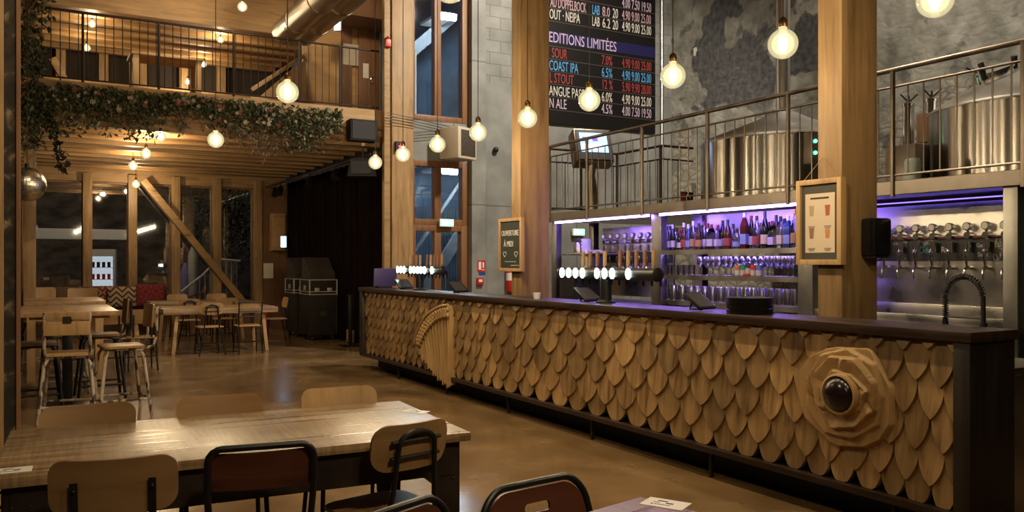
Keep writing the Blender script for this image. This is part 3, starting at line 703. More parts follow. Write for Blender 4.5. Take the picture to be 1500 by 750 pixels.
# things in the left bay
def small(name, b, m, label, cat, loc=None, group=None, **k):
    o = obj(name, b, m, **k)
    if loc: o.location = loc
    return tag(o, label, cat, group)
for k in range(4):
    b = B(); lathe(b, [(0, 0), (.05, 0), (.075, .04), (.078, .06), (.07, .06), (0, .02)], 20)
    small('bowl', b, white, ['lowest bowl', 'second lowest bowl', 'second highest bowl', 'top bowl'][k] + ' of the white bowl stack on the left bay shelf', 'bowl', (6.5, 9.35, 1.585 + .045 * k), 'stacked white bowls')
small('binder', box(B(), 0, .25, 0, .10, 0, .33, .004), white, 'white ring binder upright on the left bay worktop shelf', 'binder', (6.35, 9.12, 1.30))
small('side_shelf', box(B(), 0, .45, 0, .7, 0, .025), steel, 'low steel shelf carrying the white binder in the left bay', 'shelf', (6.25, 8.92, 1.275))
small('carton', box(B(), 0, .2, 0, .10, 0, .28, .004), mat('dark_carton', (.05, .04, .09), .6), 'dark carton with pale front next to the white binder', 'carton', (6.35, 8.98, 1.30))
b = B(); lathe(b, [(0, 0), (.07, 0), (.075, .1), (.05, .15), (.06, .2), (0, .21)], 18); small('blender', b, steel, 'small steel blender at the far left of the left bay shelf', 'blender', (6.5, 9.53, 1.585))
b = B(); box(b, 0, .4, 0, .42, 0, .36, .02); box(b, -.012, 0, .05, .3, .06, .3); small('coffee_machine', b, blackmat, 'black coffee machine on the worktop in the left bay', 'coffee machine', (6.2, 9.15, .95))
# bottles
lab_w = mat('white_label', (.46, .43, .46), .6); lab_c = mat('cream_label', (.55, .45, .28), .6); lab_r = mat('red_label', (.28, .04, .035), .6); lab_o = mat('amber_label', (.38, .20, .07), .6); lab_b = mat('pale_blue_label', (.20, .27, .42), .6)
labs = {'white': lab_w, 'cream': lab_c, 'red': lab_r, 'amber': lab_o, 'pale blue': lab_b}
gl = {'dark': mat('dark_bottle', (.008, .006, .009), .1), 'brown': mat('brown_bottle', (.05, .014, .006), .1), 'clear': glassy('clear_bottle', (.74, .74, .84), base=.12, rough=.04), 'blue': mat('blue_bottle', (.03, .05, .13), .12), 'red brown': mat('red_brown_bottle', (.075, .012, .008), .1), 'violet': mat('violet_bottle', (.05, .03, .09), .12)}
caps = {'black': mat('black_cap', (.02, .02, .022), .4), 'red': mat('red_cap', (.22, .015, .02), .4), 'white': mat('white_cap', (.6, .6, .6), .4), 'gold': brass}
def bottle(px, h, r, body, lab, cap, kind, label, X=6.36):
    p = onX(px, 360, X); t = thing('bottle', label, 'bottle', (X, p.y, 1.60), rng.uniform(-20, 20), 'spirit bottles on the lit top shelf')
    hb = h * {'round': .60, 'tall': .62, 'square': .66, 'squat': .58}[kind]; n = 18 if kind != 'square' else 4
    prof = [(0, 0), (r * .94, 0), (r, .008), (r, hb - .02), (r * .93, hb), (r * .55, hb + .045 * h / .3), (.0145, hb + .07 * h / .3), (.0135, h - .025)]
    M = Matrix.Rotation(R(45), 4, 'Z') if kind == 'square' else None
    b = B(); lathe(b, prof, n, M); obj('glass_body', b, gl[body], t)
    b = B(); rl = r + .0012; lathe(b, [(rl, hb * .2), (rl, hb * .62)], n, M); obj('paper_label', b, labs[lab], t, ang=35 if n > 4 else 20)
    b = B(); lathe(b, [(.016, h - .05), (.0165, h), (0, h)], 12); obj('cap', b, caps[cap], t)
bl = [(969, .28, .036, 'dark', 'white', 'black', 'round'), (977, .28, .038, 'violet', 'white', 'black', 'round'), (985.5, .30, .036, 'dark', 'white', 'white', 'round'),
      (996, .24, .034, 'dark', 'white', 'red', 'round'), (1002, .31, .036, 'red brown', 'red', 'white', 'tall'), (1008.5, .29, .034, 'blue', 'pale blue', 'white', 'round'), (1015.5, .32, .037, 'clear', 'amber', 'white', 'tall'), (1023.5, .29, .038, 'brown', 'amber', 'black', 'round'),
      (1031.5, .31, .036, 'clear', 'white', 'red', 'round'), (1042, .27, .048, 'clear', 'white', 'red', 'square'), (1051.5, .26, .040, 'clear', 'white', 'red', 'square'), (1058.5, .31, .036, 'dark', 'white', 'black', 'round'), (1066, .31, .044, 'brown', 'red', 'black', 'round'),
      (1079.5, .21, .040, 'clear', 'pale blue', 'black', 'squat'), (1090.5, .37, .045, 'red brown', 'pale blue', 'white', 'square'), (1100.5, .34, .035, 'dark', 'white', 'red', 'tall'), (1108.5, .33, .043, 'clear', 'red', 'black', 'round'),
      (1120.5, .37, .043, 'dark', 'cream', 'black', 'round'), (1131.5, .27, .045, 'clear', 'white', 'red', 'square'), (1137, .33, .034, 'violet', 'white', 'black', 'tall'), (1143.5, .31, .040, 'clear', 'cream', 'black', 'square'), (1154.5, .31, .046, 'blue', 'pale blue', 'white', 'square'), (1164.5, .37, .040, 'clear', 'amber', 'gold', 'tall')]
odd = ['leftmost', 'second from left', 'third from left', 'fourth from left', 'fifth from left', 'sixth from left', 'seventh from left', 'eighth from left', 'ninth from left', 'tenth from left', 'eleventh from left', 'twelfth from left', 'eleventh from right', 'tenth from right', 'ninth from right', 'eighth from right', 'seventh from right', 'sixth from right', 'fifth from right', 'fourth from right', 'third from right', 'second from right', 'rightmost']
szs = lambda h: 'short ' if h < .27 else ''
for a, od in zip(bl, odd):
    bottle(*a, '%s%s bottle, %s label, %s cap, %s on the lit top shelf' % (szs(a[1]), a[3], a[4], a[5], od), X=6.33 if a[2] > .037 else 6.40)
for i, px in enumerate((974, 981.5, 991, 1012, 1019.5, 1027.5, 1037, 1074, 1105, 1115, 1126, 1149, 1160)):
    bottle(px, rng.uniform(.25, .31), .034, rng.choice(['dark', 'violet', 'blue', 'clear']), 'white', rng.choice(['black', 'red']), 'round', 'bottle in the back row of the lit top shelf, ' + ('%s one from the left' % ['first', 'second', 'third', 'fourth', 'fifth', 'sixth', 'seventh', 'eighth', 'ninth', 'tenth', 'eleventh', 'twelfth', 'thirteenth'][i]), X=6.56)
# glasses
def wine(loc):
    b = B(); lathe(b, [(.033, 0), (.030, .004), (.005, .008), (.004, .075), (.02, .09), (.036, .12), (.038, .15), (.031, .20), (.030, .20), (.036, .15), (.034, .12), (.018, .094), (0, .088)], 16)
    return small('stemmed_glass', b, glassw, 'clear stemmed glass standing in the crowd of glasses on the middle shelf', 'glass', loc, 'stemmed glasses on the middle shelf')
w0 = wine((6.36, onX(1026, 390, 6.36).y, 1.325)); xs = [1036, 1046, 1054, 1062, 1070, 1123, 1131, 1139, 1147, 1155, 1163]
for px in xs: dup(w0, (6.36 + rng.uniform(-.02, .02), onX(px, 390, 6.36).y, 1.325))
for px in list(range(1026, 1166, 9)): dup(w0, (6.50, onX(px, 390, 6.50).y, 1.325))
b = B(); lathe(b, [(0, 0), (.030, 0), (.034, .11), (.032, .11), (.028, .006), (0, .006)], 16)
tb = small('tumbler', b, glassw, 'small clear tumbler at the left end of the middle shelf', 'glass', (6.36, onX(981, 390, 6.36).y, 1.325), 'tumblers on the middle shelf')
for px in (973, 990, 998, 1006, 1014): dup(tb, (6.36, onX(px, 390, 6.36).y, 1.325))
b = B(); lathe(b, [(.047, 0), (.049, .01), (.045, .05), (.036, .15), (.034, .162), (0, .165), (0, .155), (.033, .15), (.043, .05), (.045, 0)], 20)
pg = small('beer_glass', b, glassw, 'clear beer glass turned upside down in the crowd on the bottom shelf', 'glass', (6.34, onX(987, 420, 6.34).y, 1.04), 'upturned beer glasses on the bottom shelf')
for px in (1000, 1012.5, 1022, 1033, 1044, 1056, 1067, 1080, 1092, 1104, 1116, 1129, 1141, 1153, 1164): dup(pg, (6.34, onX(px, 420, 6.34).y, 1.04))
for px in range(976, 1166, 11): dup(pg, (6.47, onX(px, 420, 6.47).y, 1.04))
for px, c_, nm_ in ((1081, (.55, .16, .06), 'orange'), (1089, (.02, .28, .17), 'green'), (1096.5, (.05, .035, .12), 'dark violet'), (1104, (.5, .05, .04), 'red'), (1112, (.10, .16, .42), 'blue')):
    t = thing('drink_can', nm_ + ' drink can with white lower half among the stemmed glasses', 'can', (6.25, onX(px, 390, 6.25).y, 1.325 + (.02 if nm_ == 'dark violet' else 0)), 0, 'coloured cans on the middle shelf')
    b = B(); lathe(b, [(0, 0), (.026, 0), (.032, .008), (.032, .06)], 20); obj('lower_band', b, lab_w, t)
    b = B(); lathe(b, [(.0322, .06), (.0322, .112)], 20); obj('upper_band', b, mat(nm_.replace(' ', '_') + '_can', c_, .35), t)
    b = B(); lathe(b, [(.032, .112), (.027, .122), (.026, .119), (0, .119)], 20); obj('can_lid', b, chrome, t)
    if nm_ == 'dark violet':
        small('can_riser', box(B(), -.04, .04, -.04, .04, 0, .02), red, 'small red block under the dark violet can', 'block', (6.25, onX(px, 390, 6.25).y, 1.325))

# framed drinks menu, dispenser and chalkboard on the columns
t = thing('framed_menu', 'wood framed drinks menu hung on the right hand column, four small drinks on cream paper', 'framed menu', (4.565, 3.85, 1.73))
b = B()
for y0, y1, z0, z1 in ((-.185, -.150, -.285, .285), (.150, .185, -.285, .285), (-.15, .15, .25, .285), (-.15, .15, -.285, -.25)): box(b, -.028, .025, y0, y1, z0, z1, .003)
obj('frame', b, W['pale'], t)
obj('mount', box(B(), -.008, .02, -.15, .15, -.25, .25), mat('dark_mount', (.06, .055, .045), .8), t)
pp = obj('menu_paper', box(B(), -.011, -.008, -.122, .118, -.205, .19), mat('cream_paper', (.62, .50, .38), .7), t)
b = B(); box(b, -.0125, -.011, -.075, .075, .152, .164); obj('printed_title', b, black_ink, pp)
for yy in (.065, -.065):
    for zz in (-.03, -.178):
        b = B()
        for q in range(3): box(b, -.0122, -.011, yy - .03 + .006 * q, yy + .03 - .006 * q, zz - .008 * q, zz - .008 * q + .003)
        obj('printed_caption', b, black_ink, pp)
for yy, zz, c_, tall in ((.065, .05, (.40, .30, .16), 1), (-.065, .05, (.36, .09, .05), 1), (.065, -.10, (.25, .13, .09), 1), (-.065, -.10, (.55, .22, .08), .85)):
    b = B(); prism(b, [(-.020, .07 * tall), (.020, .07 * tall), (.014, 0), (-.014, 0)], .011, .0128, Matrix.Translation((0, yy, zz - .01)) @ RY)
    obj('printed_drink', b, mat('printed_drink_%d' % int(c_[0] * 1000), c_, .7), pp)
b = B(); tube(b, [(.0, .14, .285), (.02, 0, .43), (0, -.14, .285)], .0025, 5); obj('hanging_string', b, W['pale'], t)
t = thing('towel_dispenser', 'glossy black towel dispenser fixed to the right hand column', 'dispenser', (4.80, 3.71, 1.52))
b = B(); box(b, -.02, .155, -.115, 0, -.02, .235, .025); obj('housing', b, mat('gloss_black_plastic', (.008, .008, .009), .12), t)
b = B(); box(b, -.005, .14, -.10, -.01, -.03, -.018, .003); obj('outlet', b, blackmat, t)
t = thing('chalkboard', 'small wood framed chalkboard hung on the left hand bar column', 'chalkboard', (4.565, 8.0, 1.655))
b = B()
for y0, y1, z0, z1 in ((-.25, -.215, -.29, .29), (.215, .25, -.29, .29), (-.215, .215, .255, .29), (-.215, .215, -.29, -.255)): box(b, -.025, .02, y0, y1, z0, z1, .003)
obj('frame', b, W['pale'], t)
cbd = obj('slate', box(B(), -.01, .02, -.215, .215, -.255, .255), mat('black_slate', (.02, .024, .02), .7), t)
for body, z, sz, y in (('OUVERTURE', .10, .085, .20), ('\u00c0 MIDI', -.02, .09, .15), ('\u2661   \u2661', -.11, .07, .17)):
    if '\u2661' in body:
        for yy in (.13, -.12):
            b = B(); tube(b, [(-.011, yy + .035 * (math.sin(a) ** 3), -.10 + .028 * (math.cos(a) - .38 * math.cos(2 * a) - .15 * math.cos(3 * a))) for a in [2 * PI * i / 20 for i in range(20)]], .003, 5, True); obj('chalk_heart', b, chalk, cbd)
        continue
    text(body, sz, chalk, cbd, Matrix.Translation((-.0115, y, z)) @ RY, 'chalk_writing', .78)
b = B()
for yy, zz, l in ((.13, -.185, .25), (.0, -.225, .18)):
    tube(b, [(-.011, yy - l * i / 14, zz + .006 * math.sin(i * 2.3)) for i in range(15)], .0025, 5)
obj('chalk_scribble', b, chalk, cbd)
b = B(); tube(b, [(0, .2, .29), (.02, 0, .46), (0, -.2, .29)], .0025, 5); obj('hanging_string', b, W['pale'], t)

# ================================================================ MEZZANINE RAILING
XR = 6.15
def railing(name, label, p0, p1, ztop, zmid, zbot, posts, nb, m, rt, rb, zfoot, rp):
    p0, p1 = Vector(p0), Vector(p1); d = p1 - p0
    t = thing(name, label, 'railing', p0); u = d.normalized(); L = d.length
    P = lambda s, z: (u.x * s, u.y * s, z)
    for nm_, z, r_ in (('top_rail', ztop, rt), ('mid_rail', zmid, rb), ('bottom_rail', zbot, rb)):
        if z: obj(nm_, tube(B(), [P(0, z), P(L, z)], r_, 10), m, t)
    first = None
    for s in posts: obj('post', tube(B(), [P(s, zfoot), P(s, ztop)], rp, 10), m, t)
    hb = (zmid or ztop)
    for i in range(nb):
        s = L * (i + .5) / nb
        if any(abs(s - q) < .03 for q in posts): continue
        if first is None: first = obj('baluster', tube(B(), [(0, 0, zbot), (0, 0, hb)], .0065, 6), m, t); first.location = P(s, 0)
        else:
            c = first.copy(); C.objects.link(c); c.parent = t; c.location = P(s, 0)
    return t
railing('railing', 'long steel railing along the front edge of the brewing mezzanine', (XR, 9.76, 0), (XR, 2.6, 0), 3.04, 2.90, 2.175, [.02, .92, 2.03, 3.12, 4.2, 5.3, 6.35], 52, steel_rail, .021, .010, 2.0, .021)
railing('railing', 'dark steel railing across the far left end of the mezzanine', (6.2, 9.95, 0), (7.46, 9.95, 0), 3.05, 2.87, 2.22, [.62, 1.26], 9, iron, .018, .012, 2.12, .02)
railing('railing', 'dark steel railing on the mezzanine running behind the touch screen kiosk', (7.46, 9.95, 0), (7.46, 8.95, 0), 3.05, 2.87, 2.22, [.98], 6, iron, .018, .012, 2.12, .022)
railing('railing', 'dark steel railing on the mezzanine ending against the left brewing tank', (7.46, 8.93, 0), (8.0, 8.93, 0), 3.05, 2.87, 2.22, [], 3, iron, .018, .012, 2.12, .02)
# kiosk
t = thing('touch_screen_kiosk', 'metal touch screen console on a curved post at the far end of the mezzanine', 'console', tuple(onX(868, 300, 6.75)[:2]) + (2.12,), -14)
b = B(); tube(b, [(0, 0, 0), (0, .02, .35), (-.02, .05, .55), (.0, .0, .72)], [.075, .075, .07, .06], 14); obj('curved_post', b, steel_rail, t)
M = T(0, 0, .92, rx=-22)
obj('console_box', box(B(), -.27, .27, -.06, .17, -.23, .27, .012, M), mat('dark_bronze_case', (.10, .075, .05), .35, .9), t)
obj('front_panel', box(B(), -.25, .25, -.072, -.06, -.21, .25, .004, M), blackmat, t)
scn = obj('screen', box(B(), -.20, .20, -.078, -.072, -.10, .20, 0, M), mat('lit_screen', (.2, .35, .6), .2, 0, (.22, .42, .85), .9), t)
b = B(); box(b, -.16, -.10, -.082, -.078, .06, .13, 0, M); box(b, -.02, .06, -.082, -.078, .07, .12, 0, M); obj('screen_icon', b, mat('icon_violet', (.1, .03, .2), .3, 0, (.12, .05, .35), .8), scn)
b = B(); box(b, -.19, .10, -.082, -.078, -.07, .02, 0, M); obj('screen_panel', b, mat('icon_white', (.6, .7, .8), .3, 0, (.55, .7, .95), .9), scn)
# brewing tanks
def tank(loc, r, zr, apex, label, pipe):
    t = thing('brewing_tank', label, 'tank', (loc[0], loc[1], 2.12))
    b = B(); lathe(b, [(r, 0), (r, zr - 2.12 - .04)], 96); o = obj('shell', b, steel_tank, t, ang=60)
    b = B(); lathe(b, [(r, zr - 2.12 - .04), (r - .01, zr - 2.12 - .015), (r - .05, zr - 2.12 + .02), (.35, apex - 2.12 - .10), (.16, apex - 2.12)] + ([] if pipe else [(0, apex - 2.1)]), 64); obj('cone_top', b, cone_steel, t, ang=25)
    b = B(); tube(b, [(r * math.cos(a), r * math.sin(a), zr - 2.12 - .04) for a in [2 * PI * i / 64 for i in range(64)]], .008, 6, True); obj('weld_rim', b, steel, t)
    if pipe:
        b = B(); cyl(b, (0, 0, apex - 2.14), (0, 0, 7.1 - 2.12), .085, 24); obj('flue_pipe', b, noisy('flue_steel', [(.3, (.5, .48, .45)), (.7, (.6, .58, .55))], (1, 1, .3), 1, .30, 0, 0, 1), t)
    return t
t1 = tank((8.14, 7.44), 1.0, 2.97, 3.32, 'large steel brewing tank on the mezzanine with a flue pipe, left of the menu column', True)
b = B(); box(b, -.62, -.52, -.98, -.86, .44, .80, .01); cb_ = obj('control_box', b, steel_rail, t1)
b = B()
for z in (.56, .69): sphere(b, (-.575, -.99, z), .020, 12, 8)
obj('indicator_light', b, green_led, cb_)
t2 = tank((8.6, 4.6), 1.0, 2.99, 3.47, 'large steel brewing tank on the mezzanine with a hatch on its cone', False)
Mh = T(-.50, .15, 1.11, ry=-25)
b = B(); cyl(b, (0, 0, -.05), (0, 0, .09), .17, 28, M=Mh); cyl(b, (0, 0, .09), (0, 0, .115), .185, 28, M=Mh); ht = obj('hatch', b, chrome, t2)
for a in (60, 180, 300):
    b = B(); cyl(b, (.17 * math.cos(R(a)), .17 * math.sin(R(a)), .06), (.19 * math.cos(R(a)), .19 * math.sin(R(a)), .17), .028, 10, M=Mh); obj('hatch_clamp', b, black, ht)
b = B()
tube(b, [Mh @ Vector(p) for p in ((-.19, .05, .14), (-.25, .1, .22))], .008); tube(b, [Mh @ Vector(p) for p in ((-.19, .05, .14), (-.27, .02, .2))], .008); obj('hatch_handle', b, black, ht)
b = B(); cyl(b, (-.12, -.30, .98), (-.12, -.30, 1.25), .05, 14); cyl(b, (-.12, -.30, 1.25), (-.12, -.30, 1.30), .075, 14); obj('relief_valve', b, chrome, t2)
# filter housings and boxes between the tanks
for px, py, lab_ in ((1331, 150, 'left steel filter housing with a T handle between the tanks'), (1365, 143, 'right steel filter housing with a T handle between the tanks')):
    p = onX(px, 385, 8.35); t = thing('filter_housing', lab_, 'filter', (p.x, p.y, 2.12))
    h = onX(px, py, 8.35).z - 2.12
    b = B(); lathe(b, [(0, 0), (.06, 0), (.06, h - .05), (.07, h - .05), (.07, h - .02), (.045, h), (0, h + .01)], 20); obj('housing', b, chrome, t)
    b = B(); tube(b, [(0, 0, h), (-.07, .05, h + .09)], .009); tube(b, [(0, 0, h), (.03, -.09, h + .08)], .009); tube(b, [(0, 0, h), (0, 0, h + .07)], .012); obj('handle', b, black, t)
p = onX(1328, 250, 7.7); small('control_cabinet', box(B(), -.12, .12, -.18, .16, 0, .52, .01), steel_rail, 'steel control cabinet on the mezzanine between the tanks', 'cabinet', (p.x, p.y, 2.12))
p = onX(1337, 250, 7.3); small('canister', (lambda b: lathe(b, [(0, 0), (.07, 0), (.075, .02), (.075, .30), (.06, .33), (0, .335)], 20))(B()), mat('pale_canister', (.30, .34, .30), .4), 'pale canister standing before the control cabinet on the mezzanine', 'canister', (p.x, p.y, 2.12))
p = onX(1350, 190, 8.1); small('junction_box', box(B(), 0, .14, -.09, .06, 0, .30, .008), W['redwood'], 'brown junction box beside the right filter housing', 'box', (p.x, p.y, 2.72))
p = onX(1008, 290, 7.6); t = thing('poster_board', 'small dark poster with red and white shapes on the mezzanine floor beside the flue tank', 'poster', (p.x, p.y, 2.12), 10); t.scale = (.55, .55, .7)
obj('board', box(B(), -.26, .20, 0, .02, 0, .40), black, t, False)
b = B(); box(b, -.25, -.12, -.004, 0, .02, .38); obj('red_field', b, red, t)
b = B(); tube(b, arc((.0, -.004, .28), .07, 0, 300, 14, 'xz'), .012); tube(b, arc((.06, -.004, .12), .07, 90, 400, 14, 'xz'), .012); obj('white_curves', b, white, t)
p = onX(965, 100, 10.5); small('conduit_pipe', cyl(B(), (0, 0, 0), (0, 0, 7.1), .035, 14), noisy('galvanised', [(.3, (.35, .35, .34)), (.7, (.55, .55, .53))], (1, 1, 1), 6, .4, 0, 0, 1), 'galvanised conduit pipe rising beside the beer board', 'pipe', (10.56, 12.66, 0))

# ================================================================ FAR WALL: BOARD, SPEAKER, SIGNS
BYY = 12.843
bd = thing('beer_board', 'big black beer price board with coloured lettering high on the concrete wall', 'sign', (7.55, BYY, 3.97))
obj('board', box(B(), 0, 3.0, 0, .05, 0, 3.1, .005), mat('board_black', (.006, .005, .005), .6, spec=.2), bd)
def zy(px, py): return onY(px, py, BYY)
colr = {'r': (.25, .035, .035), 'b': (.07, .25, .48), 'w': (.46, .43, .39), 'p': (.40, .31, .41), 'k': (.38, .25, .28)}
cm = {k: mat('letter_' + k, v, .5) for k, v in colr.items()}
TX = Matrix(((1, 0, 0, 0), (0, 0, -1, 0), (0, 1, 0, 0), (0, 0, 0, 1)))
def brow(zc, hgt, items):
    for body, px, c_, sx in items:
        p = zy(px, 100); text(body, hgt * 1.38, cm[c_], bd, Matrix.Translation((p.x - 7.55, -.004, zc - hgt / 2 - 3.97)) @ TX, 'lettering', sx, thick=.003, off=.0)
rowz = lambda py: zy(935, py).z
band = B(); zb0 = (zy(805, 62).z + zy(961, 85).z) / 2; zb1 = (zy(805, 46).z + zy(961, 69).z) / 2
box(band, .02, 2.98, -.004, 0, zb0 - 3.97, zb1 - 3.97); obj('header_band', band, mat('dark_blue_band', (.012, .010, .055), .6, spec=.2), bd)
brow((zb0 + zb1) / 2 + .0, .195, [('EDITIONS LIMIT\u00c9ES', 803.5, 'p', .66)])
slats = B()
for py in (8, 36, 56 + 26, 106, 122, 138, 158, 176, 16 + 50):
    pass
for py, items in ((25.5, [('AU DOPPELBOCK', 806, 'k', .385), ('LAB', 867, 'b', .40), ('8.0', 882, 'k', .58), ('20', 897, 'w', .52), ('4.90 9.00 25.00', 911, 'k', .44)]),
                  (42, [('OUT \u00b7 NEIPA', 804.5, 'w', .46), ('LAB', 867, 'w', .40), ('6.2', 882, 'w', .6), ('20', 897, 'w', .52), ('4.90 9.00 25.00', 911, 'w', .445)]),
                  (95, [('SOUR', 808, 'r', .50), ('7.0%', 881, 'r', .52), ('4.90 9.00 25.00', 911, 'r', .445)]),
                  (112.5, [('COAST IPA', 804, 'b', .50), ('6.5%', 881, 'b', .52), ('4.90 9.00 25.00', 911, 'b', .445)]),
                  (129.5, [('L STOUT', 804.5, 'r', .52), ('12 %', 881, 'r', .52), ('5.90 9.90 28.00', 911, 'r', .445)]),
                  (147.5, [('ANGUE PASSION', 804, 'w', .52), ('6.0%', 881, 'w', .52), ('4.90 9.00 25.00', 911, 'w', .445)]),
                  (164.5, [('N ALE', 804, 'p', .55), ('4.5%', 881, 'p', .52), ('4.00 7.50 19.50', 911, 'p', .445)]),
                  (8, [('4.00 7.50 19.50', 911, 'p', .445), ('BOCK', 825, 'p', .5)])):
    brow(rowz(py), .185, items)
b = B()
for py in (16, 34, 52, 70, 86.5, 104, 121, 138.5, 156, 174): z = rowz(py) - 3.97; box(b, .01, 2.99, -.003, 0, z - .006, z + .006)
obj('slat_gap', b, mat('slat_edge', (.05, .04, .035), .5), bd)
t = thing('loudspeaker', 'pale boxy loudspeaker with dark grille on the concrete wall above the door', 'loudspeaker', (6.15, 12.55, 3.42), 24)
obj('cabinet', box(B(), -.24, .24, -.2, .2, -.26, .26, .02), mat('beige_cabinet', (.50, .43, .33), .5), t)
obj('grille', box(B(), -.17, .19, -.212, -.2, -.21, .21, .004), noisy('speaker_grille', [(.4, (.03, .022, .016)), (.6, (.075, .055, .04))], (1, 1, 1), 60, .6), t)
b = B(); cyl(b, (0, .2, 0), (0, .4, 0), .03); obj('wall_bracket', b, black, t)
exit_e = mat('exit_sign_face', (.3, .8, .55), .4, 0, (.25, 1, .55), .7); exit_w = mat('exit_sign_pictogram', (.9, .9, .9), .4, 0, (.9, 1, .95), 1.2)
def exit_sign(loc, rz, label, w=.24, h=.11, em=exit_e, pic=exit_w):
    t = thing('exit_sign', label, 'exit sign', loc, rz)
    obj('housing', box(B(), -w/2 - .01, w/2 + .01, 0, .05, -h/2 - .01, h/2 + .01, .004), white, t)
    f = obj('lit_face', box(B(), -w/2, w/2, -.004, 0, -h/2, h/2), em, t)
    b = B(); box(b, -w*.38, -w*.30, -.007, -.004, -h*.3, h*.3); box(b, .02, w*.3, -.007, -.004, -.008, .008); prism(b, [(.0, .02), (.0, -.02), (-.03, 0)], .004, .007, TX); sphere(b, (-w*.12, -.004, h*.22), .010, 8, 6); beam(b, (-w*.12, -.006, h*.15), (-w*.18, -.006, -h*.1), .004, .018); beam(b, (-w*.18, -.006, -h*.1), (-w*.08, -.006, -h*.35), .004, .012)
    obj('pictogram', b, pic, f); return t
exit_sign((6.08, 12.84, 2.13), 0, 'green lit exit sign over the glazed timber door')
exit_sign((8.73, 12.80, 2.02), 0, 'green lit exit sign seen through the left bay of the back bar')
cool = mat('cool_lit_face', (.7, .85, 1), .4, 0, (.45, .72, 1.0), 2.2)
exit_sign(tuple(onY(494, 34, 14.5)), -35, 'bluish lit exit sign up on the balcony wall beside the ducts', .11, .24, cool, cool)
t = thing('safety_sign', 'red and white fire sign with blue strip on the concrete wall', 'sign', (6.70, 12.775, 1.40))
obj('plate', box(B(), -.075, .075, 0, .005, -.10, .10), red, t, False)
b = B(); box(b, -.055, -.005, -.003, 0, -.06, .075); box(b, .0, .06, -.003, 0, -.07, -.055); box(b, .02, .05, -.003, 0, -.03, .07); obj('white_marks', b, white, t)
b = B(); box(b, -.05, .075, -.001, .005, -.15, -.105); obj('blue_strip', b, blue, t)
t = thing('call_point', 'red fire call point on the concrete wall under the safety sign', 'call point', (6.66, 12.76, 1.14))
obj('box', box(B(), -.06, .06, -.03, .02, -.06, .06, .006), red, t); obj('push_plate', box(B(), -.035, .035, -.034, -.03, -.01, .035), white, t)
t = thing('fire_extinguisher', 'red fire extinguisher on the concrete wall left of the bar column', 'fire extinguisher', (7.30, 12.815, .95))
b = B(); lathe(b, [(0, 0), (.075, 0), (.085, .02), (.085, .42), (.05, .50), (.025, .52), (0, .52)], 20); obj('cylinder', b, red, t)
b = B(); cyl(b, (0, 0, .52), (0, 0, .56), .025); beam(b, (0, 0, .56), (-.10, 0, .60), .02, .012); tube(b, [(.02, 0, .55), (.09, -.02, .50), (.10, -.03, .35), (.09, -.05, .15)], .011); obj('valve', b, black, t)
b = B(); lathe(b, [(.086, .2), (.086, .33)], 20); obj('paper_label', b, white, t)
t = thing('wall_knob', 'small dark round fitting on the concrete wall right of the loudspeaker', 'fitting', (7.02, 12.9, 3.42))
obj('body', sphere(B(), (0, -.05, 0), .05), black, t); obj('stem', cyl(B(), (0, -.05, 0), (0, 0, 0), .02), black, t)
t = thing('alarm_panel', 'small dark panel with a red lit figure on the pale column by the balcony', 'panel', (5.16, 12.69, 3.33))
obj('box', box(B(), -.07, .07, -.03, .03, -.08, .08, .005), blackmat, t); b = B(); sphere(b, (.02, -.034, .035), .014, 8, 6); box(b, .005, .035, -.036, -.03, -.05, .02); box(b, -.02, .05, -.036, -.03, -.01, .01); obj('red_figure', b, mat('red_lit', (.8, .05, .1), .4, 0, (1, .05, .10), 2.0), t)
for k in range(4):
    z = 3.60 + .045 * k; small('cable', tube(B(), [(4.95, 12.66, z + .12), (5.6, 12.7, z + .05), (6.1, 12.85, z + .02), (6.55, 12.9, z)], .006, 6), steel_rail, ['lowest', 'second lowest', 'second highest', 'highest'][k] + ' of the cables running between the balcony corner and the loudspeaker', 'cable')
# stairwell contents
tube_m = mat('fluorescent_tube', (.9, .95, 1), .4, 0, (.70, .86, 1.0), 95)
for (x, y, z), w in ((onY(657, 26, 14.0), 'upper'), (onY(659, 252, 14.0), 'lower')):
    t = thing('tube_lamp', w + ' bright tube lamp in the stairwell behind the timber windows', 'lamp', (x, y, z))
    obj('tube', tube(B(), [(-.14, 0, 0), (.14, 0, 0)], .045, 10), tube_m, t); obj('fitting', box(B(), -.18, .18, .02, .88, .05, .10), white, t)
cor = B(); n = 40
for i in range(n):
    x0 = 6.1 + 2.7 * i / n; prism(cor, [(x0, 15.9), (x0 + .05, 15.86), (x0 + .0875, 15.9), (x0 + .0875, 15.92), (x0, 15.92)], 0, 2.6)
tag(obj('corrugated_panel', cor, noisy('blue_grey_sheet', [(.3, (.10, .14, .19)), (.7, (.2, .25, .30))], (1, 1, 1), 3, .4, 0, 0, .5), None, False), 'blue grey corrugated sheet in the stairwell behind the windows', 'panel')
b = B(); beam(b, (5.95, 14.6, .2), (7.6, 14.6, 2.6), .05, .22); beam(b, (5.95, 14.6, 1.25), (7.4, 14.6, 3.3), .04, .05)
tag(obj('stair_stringer', b, noisy('grey_stair', [(.3, (.22, .24, .26)), (.7, (.36, .38, .40))], (1, 1, 1), 4, .5), None, False), 'grey stair seen rising behind the lower timber windows', 'stair')
b = B(); beam(b, (6.0, 14.9, 5.2), (7.2, 14.9, 6.3), .06, .22); tag(obj('stair_stringer', b, bpy.data.materials['grey_stair'], None, False), 'grey stair seen crossing behind the upper timber window', 'stair')
b = B()
for x in (6.0, 6.09): tube(b, [(x, 14.2, 3.2), (x, 14.2, 5.3)], .02)
tag(obj('hand_rail', b, white), 'pair of pale upright rails behind the left pane of the upper window', 'rail')

